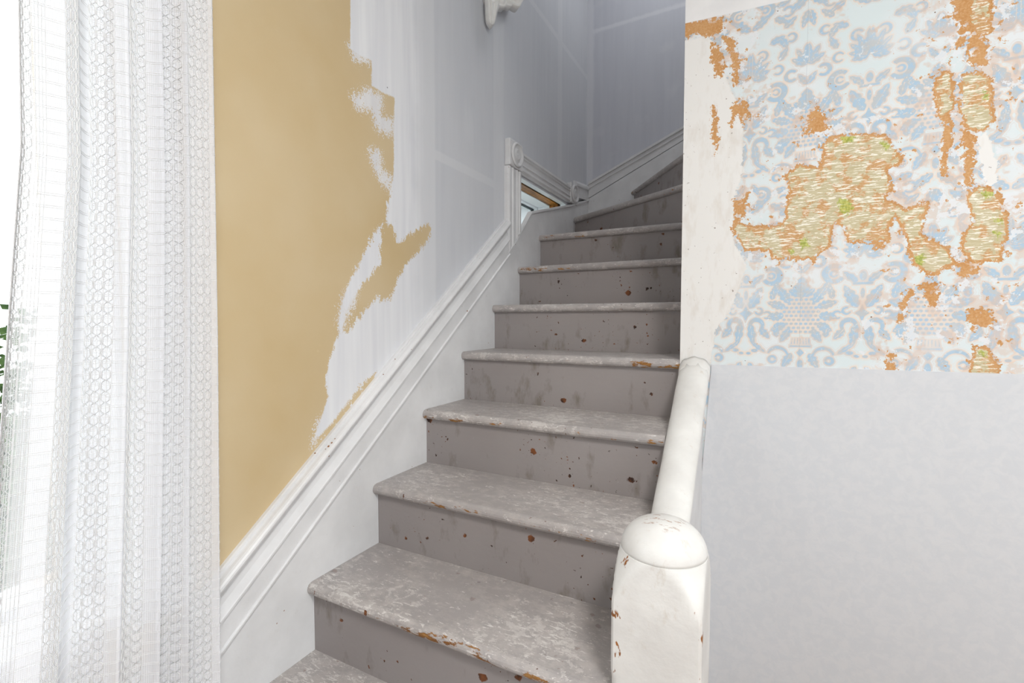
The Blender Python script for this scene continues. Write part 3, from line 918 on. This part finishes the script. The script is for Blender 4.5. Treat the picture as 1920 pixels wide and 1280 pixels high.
# ------------------------------------------------------------------ staircase
GO, RI = 0.2559, 0.1995
Yn = lambda k: 0.8746 + GO * (k - 1)
Zn = lambda k: H - 0.7285 + RI * (k - 1)
XLs, XRs = -1.0995, -0.239
TH, NR = 0.034, 0.017
stair = empty('staircase', (-0.67, 0.36, 0))
tag(stair, 'steep grey painted wooden staircase with chipped risers, turning right at top', 'staircase')

def tread(k, poly, z):
    """poly: first two points are the nosing line, left to right; the rest goes round the back"""
    p = [Vector((a, b, 0)) for a, b in poly]
    d = (p[1] - p[0]).normalized()
    n = Vector((d.y, -d.x, 0))           # out over the front
    if (p[2] - p[0]).dot(n) > 0: n = -n
    m = MB()
    seg = 24; arcn = 8
    L_, R_ = p[0] - n * NR, p[1] - n * NR
    rnd = random.Random(k)
    vs, at, fs = [], [], []
    for s in range(seg + 1):
        q = L_.lerp(R_, s / seg)
        wob = rnd.uniform(-0.0012, 0.0012)
        for i in range(arcn + 1):
            a = PI / 2 - PI * i / arcn
            c = q + n * ((NR + wob) * math.cos(a)) + Vector((0, 0, z - NR + NR * math.sin(a)))
            vs.append(tuple(c)); at.append(max(0.0, min(1.0, 0.75 * math.cos(a) + (0.35 if a < 0.2 else 0))))
    w = arcn + 1
    for s in range(seg):
        for i in range(arcn):
            fs.append((s * w + i, (s + 1) * w + i, (s + 1) * w + i + 1, s * w + i + 1))
    fs.append(tuple(range(w))); fs.append(tuple(seg * w + i for i in range(w - 1, -1, -1)))
    b = len(vs)
    rest = p[2:]
    for q in rest:
        vs += [(q.x, q.y, z), (q.x, q.y, z - TH)]; at += [0, 0]
    topf = [s * w for s in range(seg + 1)] + [b + 2 * i for i in range(len(rest))]
    botf = [s * w + arcn for s in range(seg + 1)] + [b + 2 * i + 1 for i in range(len(rest))]
    fs.append(tuple(topf)); fs.append(tuple(reversed(botf)))
    chain = [(seg * w, seg * w + arcn)] + [(b + 2 * i, b + 2 * i + 1) for i in range(len(rest))] + [(0, arcn)]
    for (a0, a1), (b0, b1) in zip(chain, chain[1:]):
        fs.append((a0, b0, b1, a1))
    m.add(vs, fs, at)
    o = m.build('tread', M['tread'], stair, attr='edge')
    wa_ = o.data.attributes.new('wear', 'FLOAT', 'POINT')
    amt = {1: 0.105, 2: 0.03}.get(k, 0.0 if k < 5 else -0.05)
    wa_.data.foreach_set('value', np.array([amt * max(0.0, min(1.0, (v.co.x + 0.95) / 0.25)) if k <= 2 else amt for v in o.data.vertices], dtype=np.float32))
    return o

def riser(a, b, z0, z1):
    """a, b: nosing line ends; the board stands 23 mm behind it"""
    A, B = Vector((*a, 0)), Vector((*b, 0))
    d = (B - A).normalized(); n = Vector((-d.y, d.x, 0))
    A2, B2 = A + n * 0.023, B + n * 0.023
    poly = [(A2.x, A2.y, z0), (B2.x, B2.y, z0), (B2.x, B2.y, z1), (A2.x, A2.y, z1)]
    return MB().prism(poly, (n.x * 0.018, n.y * 0.018, 0)).build('riser', M['riser'], stair)

NX0, NX1, NY0, NY1 = -0.2495, -0.0835, 0.885, 1.050       # newel footprint
for k in range(-1, 7):
    y, z = Yn(k), Zn(k)
    back = Yn(k + 1) + 0.040
    xr = XRs if k >= 2 else (-0.2505 if k == 1 else -0.10)
    if k == 1:
        poly = [(XLs, y), (xr, y), (xr, back), (XLs, back)]
    elif k == 0:
        poly = [(XLs, y), (xr, y), (xr, NY0 - 0.002), (xr, NY0 - 0.001), (-0.2505, NY0 - 0.001), (-0.2505, back), (XLs, back)]
    else:
        poly = [(XLs, y), (xr, y), (xr, back), (XLs, back)]
    tread(k, poly, z)
    zr0 = Zn(k - 1) + 0.0002 if k > -1 else 0.0
    riser((XLs, y), (-0.2505 if k == 1 else xr, y), zr0, z - TH)
# winders round the wall end
PV = (XRs, 2.395)
def ray_to(px, py): return (px, py)
e8 = (-1.0995, 2.953); e9 = (-0.800, YB - 0.0185); e10 = (-0.33, YB - 0.0185)
tread(7, [(XLs, Yn(7)), (XRs, Yn(7)), (XRs, Yn(7) + 0.03), (XLs, e8[1] + 0.06)], Zn(7))
riser((XLs, Yn(7)), (XRs, Yn(7)), Zn(6), Zn(7) - TH)
tread(8, [e8, PV, (PV[0], PV[1] + 0.06), (e9[0] + 0.02, YB - 0.0185), (XLs, YB - 0.0185)], Zn(8))
riser((e8[0] - 0.012, e8[1] + 0.008), PV, Zn(7), Zn(8) - TH)
tread(9, [e9, (PV[0] + 0.01, PV[1] + 0.01), (PV[0] + 0.06, PV[1] + 0.02), (e10[0] + 0.03, YB - 0.0185)], Zn(9))
riser((e9[0] + 0.004, e9[1] - 0.024), (PV[0] + 0.006, PV[1] + 0.01), Zn(8), Zn(9) - TH)
tread(10, [e10, (PV[0] + 0.03, PV[1] + 0.01), (0.06, 2.385), (0.06, YB - 0.0185)], Zn(10))
riser((e10[0] + 0.002, e10[1] - 0.024), (PV[0] + 0.028, PV[1] + 0.01), Zn(9), Zn(10) - TH)

# closed string under the hand rail
RT = lambda y: H - 0.118 - 0.766 * (YR - y)         # crown of the rail
st = MB().prism([(-0.222, NY1 + 0.001, 0.0), (-0.222, YR - 0.004, 0.0), (-0.222, YR - 0.004, RT(YR) - 0.062), (-0.222, NY1 + 0.001, RT(NY1) - 0.062)], (0.058, 0, 0))
tag(st.build('wall_string', M['trim']), 'low white closed string panel under the hand rail', kind='structure')

# ------------------------------------------------------------------ hand rail
rail = empty('handrail', (-0.192, NY1, RT(NY1) - 0.06))
tag(rail, 'thick rounded white hand rail sloping from newel post to papered wall', 'handrail')
prof = []
for i in range(15):
    a = PI * (1.06 - 1.12 * i / 14)
    prof.append((0.0465 * math.cos(a), -0.036 + 0.036 * math.sin(a)))
prof += [(0.044, -0.050), (0.030, -0.058), (-0.030, -0.058), (-0.044, -0.050)]
secs = []
NS = 14
rr_ = random.Random(4)
for j in range(NS + 1):
    y = NY1 + 0.0015 + (YR - 0.0045 - NY1 - 0.0015) * j / NS
    w = 1 + 0.012 * math.sin(j * 1.7)
    secs.append([(-0.1915 + px * w, y, RT(y) + pz) for px, pz in prof])
MB().sweep(secs).build('rail', M['newel'], rail, smooth=True)
# lump of old paint and filler where the rail dies into the wall
secs = []
for j, (t, s) in enumerate(((0.0, 0.99), (0.010, 1.02), (0.020, 1.035), (0.028, 1.03))):
    y = YR - 0.0335 + t
    secs.append([(-0.1915 + px * s, y, RT(y) + pz * s + 0.0015 * j + 0.002 * math.sin(i * 2.1)) for i, (px, pz) in enumerate(prof)])
MB().sweep(secs).build('paint_collar', M['newel'], rail, smooth=True)

# ------------------------------------------------------------------ newel post
cxn, cyn = (NX0 + NX1) / 2, (NY0 + NY1) / 2
ha = (NX1 - NX0) / 2
newel = empty('newel_post', (cxn, cyn, 0))
tag(newel, 'square white newel post with domed cap and chipped corners, in front', 'newel post')
def newel_ring(rad, z, n=96, soft=0.004):
    ring = []
    for i in range(n):
        a = 2 * PI * (i + 0.5) / n
        c, s = math.cos(a), math.sin(a)
        sq = 1.0 / max(abs(c), abs(s)) * ha
        # rounded square corner
        sq = ha / (abs(c) ** 26 + abs(s) ** 26) ** (1 / 26)
        q = min(sq, rad)
        ring.append((cxn + q * c, cyn + q * s, z))
    return ring
zr = H - 0.458                  # rim of the dome
prof_r = [(0.0, 1.0), (H - 0.80, 1.0), (H - 0.72, 0.108), (H - 0.70, 0.116), (H - 0.68, 1.0)]
levels = [(0.0, 9), (0.25, 9)]
for i in range(6): levels.append((H - 0.90 + 0.02 * i, 0.1155 - 0.0105 * math.sin(PI * i / 10)))
for i in range(7): levels.append((H - 0.78 + 0.02 * i, 0.105 + 0.0125 * (i / 6) ** 2))
levels.append((H - 0.655, 0.118)); levels.append((H - 0.60, 0.1180))
for i in range(1, 17):
    t = i / 16
    levels.append((H - 0.60 + (zr - H + 0.60) * t, 0.1178 - 0.0330 * t ** 2.2))
levels.append((zr + 0.003, 0.0838)); levels.append((zr + 0.004, 0.080))
secs = [newel_ring(r, z) for z, r in levels]
m = MB(); m.sweep(secs)
ed = []
for (z, r) in levels:
    for i in range(96):
        a = 2 * PI * (i + 0.5) / 96
        ed.append(max(0.0, 1 - abs(abs(math.sin(2 * a)) - 1) * 6))
m.a = ed
m.build('post', M['newel'], newel, smooth=True, attr='edge')
for o in newel.children:
    o.data.polygons.foreach_set('use_smooth', [True] * len(o.data.polygons))
    es = o.modifiers.new('split', 'EDGE_SPLIT'); es.split_angle = math.radians(32)
secs = []; cr = []
for i in range(15):
    t = PI / 2 * i / 14.0001
    r = 0.0828 * math.cos(t) ** 0.9; z = zr + 0.002 + 0.062 * math.sin(t)
    secs.append([(cxn + r * math.cos(2 * PI * j / 64), cyn + r * math.sin(2 * PI * j / 64), z) for j in range(64)])
    cr += [max(0.0, (math.sin(t) - 0.82) / 0.18)] * 64
m = MB().sweep(secs); m.a = cr
m.build('dome_cap', M['newel'], newel, smooth=True, attr='crown')

# ------------------------------------------------------------------ stair window (window_2)
w2 = empty('window_2', (XW, 2.53, H + 0.3))
tag(w2, 'low stairwell window cut off by the stair skirt, white fluted casing', kind='structure')
y0, y1, z0, z1 = WIN2
def casing_profile(w):
    pr = [(0.0, 0.018), (0.010, 0.026), (0.020, 0.026), (0.026, 0.020)]
    for c in (0.42, 0.62):
        pass
    pr += [(w * 0.30, 0.021), (w * 0.34, 0.027), (w * 0.40, 0.021), (w * 0.62, 0.021), (w * 0.68, 0.027), (w * 0.74, 0.021), (w - 0.024, 0.020), (w - 0.018, 0.027), (w - 0.006, 0.027), (w, 0.018)]
    return pr
cw = 0.135
prf = casing_profile(cw)
ring0 = lambda z: [(XW + p, 2.052 + u, z) for u, p in prf] + [(XW, 2.052 + cw, z), (XW, 2.052, z)]
cut = [(x, y, H + float(np.interp(y, [2.0, 2.052, 2.13, 2.315], [0.27, 0.315, 0.394, 0.579])) + 0.001) for x, y, z in ring0(0)]
MB().sweep([cut, ring0(H + 0.745)]).build('side_casing', M['trim'], w2)
hw = 0.105
prh = casing_profile(hw)
ringh = lambda y: [(XW + p, y, H + 0.748 + u) for u, p in prh] + [(XW, y, H + 0.748 + hw), (XW, y, H + 0.748)]
MB().sweep([ringh(2.20), ringh(2.885)]).build('head_casing', M['trim'], w2)
def rosette(y, z, wy, wz, px):
    b = MB().box(XW, XW + px, y - wy / 2, y + wy / 2, z - wz / 2, z + wz / 2).build('rosette_block', M['trim'], w2)
    soften(b, 0.004)
    m = MB(); secs = []
    for r, h in ((1.0, 0.0), (1.0, 0.006), (0.92, 0.012), (0.82, 0.012), (0.74, 0.005), (0.55, 0.003), (0.42, 0.010), (0.32, 0.012), (0.20, 0.006), (0.10, 0.009), (0.01, 0.010)):
        q = min(wy, wz) * 0.46 * r
        secs.append([(XW + px + h, y + q * math.cos(2 * PI * j / 32), z + q * math.sin(2 * PI * j / 32)) for j in range(32)])
    m.sweep(secs).build('rosette_disc', M['trim'], b, smooth=True)
rosette(2.125, H + 0.812, 0.140, 0.128, 0.030)
rosette(2.945, H + 0.812, 0.125, 0.125, 0.030)
# reveal: painted liner, bare wood gap, vinyl frame
def frame_rect(x0, x1, y0, y1, z0, z1, t, name, mat, parent=w2):
    m = MB()
    m.box(x0, x1, y0, y1, z1 - t, z1); m.box(x0, x1, y0, y1, z0, z0 + t)
    m.box(x0, x1, y0, y0 + t, z0 + t, z1 - t); m.box(x0, x1, y1 - t, y1, z0 + t, z1 - t)
    return m.build(name, mat, parent)
e = 0.0008
frame_rect(XW - 0.035, XW - e, y0 + e, y1 - e, z0 + e, z1 - e, 0.010, 'jamb_liner', M['vinyl'])
frame_rect(XW - 0.052, XW - 0.0355, y0 + e, y1 - e, z0 + e, z1 - e, 0.004, 'gap', M['dark'])
frame_rect(XW - 0.110, XW - 0.0525, y0 + e, y1 - e, z0 + e, z1 - e, 0.007, 'bare_wood_stop', M['bare'])
frame_rect(XW - 0.190, XW - 0.1105, y0 + e, y1 - e, z0 + e, z1 - e, 0.012, 'vinyl_frame', M['vinyl'])
frame_rect(XW - 0.255, XW - 0.1905, y0 + e, y1 - e, z0 + e, z1 - e, 0.022, 'sash', M['vinyl'])
frame_rect(XW - 0.235, XW - 0.215, y0 + 0.0225, y1 - 0.0225, z0 + 0.0225, z1 - 0.0225, 0.006, 'gasket', M['gasket'])
MB().box(XW - 0.228, XW - 0.222, y0 + 0.029, y1 - 0.029, z0 + 0.029, z1 - 0.029).build('pane', M['glass'], w2)

# ------------------------------------------------------------------ hall window (window_1)
w1 = empty('window_1', (XW, -0.27, WIN1[2]))
tag(w1, 'bright tall window behind the lace curtain', kind='structure')
y0, y1, z0, z1 = WIN1
frame_rect(XW - 0.20, XW - e, y0 + e, y1 - e, z0 + e, z1 - e, 0.012, 'jamb_liner', M['vinyl'], w1)
frame_rect(XW - 0.17, XW - 0.12, y0 + 0.0125, y1 - 0.0125, z0 + 0.0125, z1 - 0.0125, 0.045, 'sash', M['vinyl'], w1)
MB().box(XW - 0.148, XW - 0.142, y0 + 0.058, y1 - 0.058, z0 + 0.058, z1 - 0.058).build('pane', M['glass'], w1)
for (a, b, c, d, nm) in ((y1 + 0.002, y1 + 0.105, z0 - 0.02, z1 + 0.10, 'side_casing'), (y0 - 0.105, y0 - 0.002, z0 - 0.02, z1 + 0.10, 'side_casing'), (y0 - 0.002, y1 + 0.002, z1 + 0.002, z1 + 0.10, 'head_casing')):
    soften(MB().box(XW + 0.0005, XW + 0.022, a, b, c, d).build(nm, M['trim'], w1), 0.004)
soften(MB().box(XW - 0.119, XW + 0.045, y0 + 0.013, y1 - 0.013, z0 + 0.0125, z0 + 0.040).build('sill', M['trim'], w1), 0.006)

w3 = empty('fill_window', (2.25, -0.65, FILL_WIN[2]))  # added window out of view, lets sky light in from the right
tag(w3, 'wide unseen window added on the right to light the hall', kind='structure')
for a, b, c, d in ((FILL_WIN[0], FILL_WIN[1], FILL_WIN[2], FILL_WIN[2] + 0.06), (FILL_WIN[0], FILL_WIN[1], FILL_WIN[3] - 0.06, FILL_WIN[3]), (FILL_WIN[0], FILL_WIN[0] + 0.06, FILL_WIN[2] + 0.0605, FILL_WIN[3] - 0.0605), (FILL_WIN[1] - 0.06, FILL_WIN[1], FILL_WIN[2] + 0.0605, FILL_WIN[3] - 0.0605), (-0.68, -0.62, FILL_WIN[2] + 0.0605, FILL_WIN[3] - 0.0605)):
    MB().box(2.22, 2.28, a + 0.0005, b - 0.0005, c + 0.0005, d - 0.0005).build('sash_rail', M['vinyl'], w3)
for a, b in ((FILL_WIN[0] + 0.0605, -0.6805), (-0.6195, FILL_WIN[1] - 0.0605)):
    MB().box(2.247, 2.253, a, b, FILL_WIN[2] + 0.061, FILL_WIN[3] - 0.061).build('pane', M['glass'], w3)

# ------------------------------------------------------------------ lace curtain
cur = empty('lace_curtain', (-1.0, 0.45, H - 1.05))
tag(cur, 'long white lace curtain with chain stitch stripes beside the gold wall', 'curtain')
ZT, ZBt = H + 0.98, H - 1.06
CLEN = 0.56                    # metres of cloth across
def curtain_pt(u, z):
    """u in metres along the cloth (0 = left edge at the window), numpy ready"""
    t = (ZT - z) / (ZT - ZBt)             # 0 top .. 1 bottom
    s = u / CLEN
    yl = 0.312 - 0.045 * t - 0.13 * np.clip(t - 0.35, 0, 1)
    yr = 0.606 - 0.022 * t - 0.02 * np.clip(t - 0.5, 0, 1)
    ph = 2 * PI * (s * 5.2 + 0.25 * np.sin(s * 7 + 1.2) + 0.03 * np.sin(t * 2.5 + s * 9))
    amp = (0.014 + 0.006 * np.sin(s * 17 + 2)) * (0.75 + 0.45 * t)
    y = yl + (yr - yl) * (s + 0.020 * np.sin(ph * 1.0 + 1.0))
    x = -1.005 + amp * np.sin(ph) + 0.004 * np.sin(3 * t + 9 * s)
    return np.stack([x, y, z + 0 * s], -1)

nu, nz = 260, 120
us_ = np.linspace(0, CLEN, nu); zs_ = np.linspace(ZBt, ZT, nz)
U, Z = np.meshgrid(us_, zs_, indexing='ij')
P = curtain_pt(U, Z).reshape(-1, 3)
idx = np.arange(nu * nz).reshape(nu, nz)
q = np.stack([idx[:-1, :-1], idx[1:, :-1], idx[1:, 1:], idx[:-1, 1:]], -1).reshape(-1, 4)
PER = 0.094                     # stripe repeat across the cloth
def band_of(u):
    f = (u - 0.012) % PER
    return np.clip((f - 0.056) / 0.004, 0, 1) * np.clip((PER - f) / 0.004, 0, 1)
bandv = band_of(U.ravel()) * np.clip((U.ravel() - 0.05) / 0.01, 0, 1)
bandv = np.maximum(bandv, 0.5) - 1.4 * np.clip((0.062 - U.ravel()) / 0.02, 0, 1)
link('net', P, q.tolist(), M['sheer'], cur, True, {'band': bandv}, np.stack([U.ravel(), Z.ravel()], 1))

def yarns(paths, r, name, label=None):
    """paths: list of (n,3) arrays of (u, z, lift); three sided yarns laid on the cloth"""
    V, F = [], []; base = 0
    for pa in paths:
        pa = np.asarray(pa)
        c = curtain_pt(pa[:, 0], pa[:, 1])
        c2 = curtain_pt(pa[:, 0] + 0.001, pa[:, 1])
        tu = c2 - c
        nrm = np.stack([tu[:, 1], -tu[:, 0], 0 * tu[:, 0]], 1)
        nrm /= np.linalg.norm(nrm, axis=1)[:, None] + 1e-9
        tg = np.gradient(c, axis=0); tg /= np.linalg.norm(tg, axis=1)[:, None] + 1e-9
        sd = np.cross(nrm, tg)
        c = c + nrm * pa[:, 2:3]
        n = len(c)
        ring = np.stack([c + nrm * r, c - nrm * r * 0.5 + sd * r * 0.87, c - nrm * r * 0.5 - sd * r * 0.87], 1)
        V.append(ring.reshape(-1, 3))
        k = np.arange(n - 1)
        for a, b in ((0, 1), (1, 2), (2, 0)):
            F.append(np.stack([base + k * 3 + a, base + k * 3 + b, base + k * 3 + 3 + b, base + k * 3 + 3 + a], 1))
        base += n * 3
    o = link(name, np.concatenate(V), np.concatenate(F).tolist(), M['thread'], cur, True)
    tag(o, label, kind='stuff')
    return o
HX = 0.0195
zz = np.arange(ZBt, ZT, HX / 2)
chains = []
uu = 0.018
cols = []
while uu < CLEN - 0.01:
    for o_ in (0.0, 0.0135, 0.027):
        if uu + o_ < CLEN - 0.008: cols.append(uu + o_)
    uu += PER
for c0 in cols:
    for sgn in (-1, 1):
        n = len(zz) - 1
        pts = []
        for i in range(n):
            # hexagon chain: out, straight, in, touch
            for f, w in ((0.0, 0.12), (0.22, 0.95), (0.78, 0.95)):
                if i % 2 == 0:
                    pts.append((c0 + sgn * 0.0056 * w, zz[i] + f * HX * 1.0, 0.0012))
        chains.append(np.array(pts))
yarns(chains, 0.00085, 'chain_stitch', 'raised white chain stitch')
warp = []
for c0 in cols:
    for d in (-0.0068, 0.0068, 0.0):
        z = np.linspace(ZBt, ZT, 70)
        warp.append(np.stack([np.full_like(z, c0 + d), z, np.full_like(z, 0.0004)], 1))
u = 0.003
while u < 0.075:
    z = np.linspace(ZBt, ZT, 70); warp.append(np.stack([np.full_like(z, u), z, np.full_like(z, 0.0003)], 1)); u += 0.0045
yarns(warp, 0.00055, 'warp_yarn')
weft = []
zr_ = ZBt + 0.01
while zr_ < ZT:
    for d in (0.0, 0.0032):
        u = np.linspace(0, CLEN, 220)
        weft.append(np.stack([u, np.full_like(u, zr_ + d), np.full_like(u, 0.0002)], 1))
    zr_ += HX
yarns(weft, 0.00045, 'weft_yarn')
# rod and brackets that carry it
rod = empty('curtain_rod', (-1.005, -0.2, H + 1.0))
tag(rod, 'slim metal curtain rod above the lace curtain', 'curtain rod')
MB().tube([(-1.005, -1.2, H + 0.995), (-1.005, 0.72, H + 0.995)], 0.008, 10).build('pole', M['metal'], rod, True)
for yy in (-1.15, 0.68):
    MB().tube([(XW + 0.002, yy, H + 0.995), (-1.005, yy, H + 0.995)], 0.006, 8).build('bracket', M['metal'], rod, True)

# ------------------------------------------------------------------ plaster corbel on the left wall
cor = empty('plaster_corbel', (XW, 1.88, H + 1.22))
tag(cor, 'ornate white plaster corbel with acanthus leaf high on the left wall', 'corbel')
sp = []
for i in range(25):                       # S-scroll console
    q = i / 24
    sp.append((0.05 + 0.09 * q ** 0.8 + 0.015 * math.sin(q * 2 * PI), H + 1.50 + 0.30 * q))
poly = [(XW + 0.0005, 1.90, H + 1.50)] + [(XW + a, 1.90, b) for a, b in sp] + [(XW + 0.0005, 1.90, H + 1.80)]
soften(MB().prism(poly, (0, 0.20, 0)).build('scroll_body', M['corbel'], cor), 0.006)
soften(MB().box(XW + 0.0005, XW + 0.18, 1.87, 2.13, H + 1.802, H + 1.86).build('abacus', M['corbel'], cor), 0.008)
# carved leaf face set diagonally on the console: a runs out from the wall, h is relief
EA, EN = Vector((0.6, 0.8, 0)), Vector((0.8, -0.6, 0))
O_ = Vector((XW + 0.006, 1.848, H))
def cp(a, z, h): return tuple(O_ + EA * a + EN * h + Vector((0, 0, z)))
secs = []
NR_, NC_ = 26, 41
for i in range(NR_ + 1):                  # hanging acanthus tip
    q = i / NR_
    z = 1.425 - 0.135 * q
    close = max(0.10, math.sqrt(max(0.0, 1 - max(0.0, (q - 0.74) / 0.26) ** 2)))
    mid = 0.028 + 0.004 * q
    hl = (0.024 - 0.002 * q) * close
    hr = (0.050 * (1 - q) ** 1.8 + 0.021) * close
    base = 0.006 + 0.012 * math.sin(PI * q) + 0.012 * q ** 3
    ring = []
    for j in range(NC_):
        s = j / (NC_ - 1) * 2 - 1
        rb = 0.0055 * math.cos(s * PI * 3.0) * (1 - 0.3 * q)
        ring.append(cp(mid + (hl if s < 0 else hr) * s, z + 0.012 * (abs(s)) * (1 - q), base * (1 - 0.5 * s * s) + rb + 0.008))
    ring += [cp(mid + hr, z, -0.012), cp(mid - hl * 0.9, z, -0.004)]
    secs.append(ring)
MB().sweep(secs).build('leaf_tip', M['corbel'], cor, smooth=True)
def shell(ca, cz, ra, rz, x0, h, tilt=0.0, rings=2):
    secs = []
    for i in range(19):
        r = 1 - i / 18.0001
        hh = h * (1 - r * r) + 0.0035 * math.cos(2 * PI * rings * r) * (r < 0.97)
        c, s_ = math.cos(tilt), math.sin(tilt)
        row, back_ = [], []
        for j in range(40):
            an = 2 * PI * j / 40
            lob = 1 + 0.06 * math.cos(an * 5)
            u, v = ra * r * lob * math.cos(an), rz * r * lob * math.sin(an)
            row.append(cp(ca + u * c - v * s_, cz + u * s_ + v * c, x0 + max(0.0, hh)))
            back_.append(cp(ca + u * c - v * s_, cz + u * s_ + v * c, -0.03))
        if i == 0:
            secs.append(back_)
        secs.append(row)
    MB().sweep(secs).build('leaf_shell', M['corbel'], cor, smooth=True)
shell(0.030, 1.425, 0.034, 0.036, 0.020, 0.016, 0.2)
shell(0.078, 1.424, 0.036, 0.036, 0.012, 0.014, 0.3)
shell(0.112, 1.437, 0.030, 0.036, 0.008, 0.012, 0.4)
shell(0.150, 1.454, 0.042, 0.046, 0.014, 0.016, 0.1)
shell(0.105, 1.500, 0.045, 0.040, 0.020, 0.016, 0.0)
shell(0.045, 1.500, 0.045, 0.040, 0.022, 0.016, 0.0)
shell(0.155, 1.540, 0.035, 0.045, 0.012, 0.014, 0.2)

# ------------------------------------------------------------------ lamps out of view; the hall one is added for its fill light
def unseen_lamp(name, label, x, y, z, r):
    t = empty(name, (x, y, z)); tag(t, label, 'ceiling lamp')
    secs = [[(x + q * r * math.cos(2 * PI * j / 32), y + q * r * math.sin(2 * PI * j / 32), z - h) for j in range(32)] for q, h in ((0.3, 0.0), (1.0, 0.0), (1.0, 0.03), (0.92, 0.045), (0.3, 0.05))]
    MB().sweep(secs).build('canopy', M['metal'], t, smooth=False)
    return t
unseen_lamp('unseen_lamp', 'round unseen ceiling lamp added for fill light in the hall', 0.75, -0.35, 2.999, 0.30)
unseen_lamp('landing_lamp', 'small round ceiling lamp over the stairwell', -0.45, 2.7, 4.199, 0.2)

# ------------------------------------------------------------------ outdoors seen through the window
struct('ground_lawn', 'lawn outside the hall window', M['lawn'], (-14, XW - WALL_T - 0.02, -8, 8, -0.75, -0.70))
struct('ground_path', 'pale path outside the hall window', M['path'], (-2.9, -2.2, -8, 8, -0.70, -0.68))
rng = random.Random(11)
def bush(name, label, cx, cy, cz, rx, ry, rz, count, group):
    t = empty(name, (cx, cy, -0.70)); tag(t, label, 'shrub', group)
    m = MB()
    for i in range(count):
        a = rng.uniform(0, 2 * PI); b = math.acos(rng.uniform(-1, 1)); r = rng.uniform(0.55, 1.0)
        p = Vector((cx + rx * r * math.sin(b) * math.cos(a), cy + ry * r * math.sin(b) * math.sin(a), cz + rz * r * math.cos(b)))
        d = Vector((rng.gauss(0, 1), rng.gauss(0, 1), rng.gauss(0, 1))).normalized()
        s = d.orthogonal().normalized() * 0.022
        l = d * 0.06
        m.add([p, p + l * 0.5 + s, p + l, p + l * 0.5 - s], [(0, 1, 2, 3)])
    o = m.build('foliage', M['leaf'], t, fix=False); o['kind'] = 'stuff'
    MB().tube([(cx, cy, -0.70), (cx, cy, cz)], [0.05, 0.03], 8).build('stem', M['bark'], t, True)
bush('garden_shrub', 'dark green shrub outside, nearest the window', -3.6, 0.85, 0.35, 0.55, 0.8, 1.1, 3200, None)
bush('garden_shrub', 'broad green shrub outside, farther along the lawn', -4.6, 1.9, 0.1, 0.7, 0.8, 0.9, 2200, None)
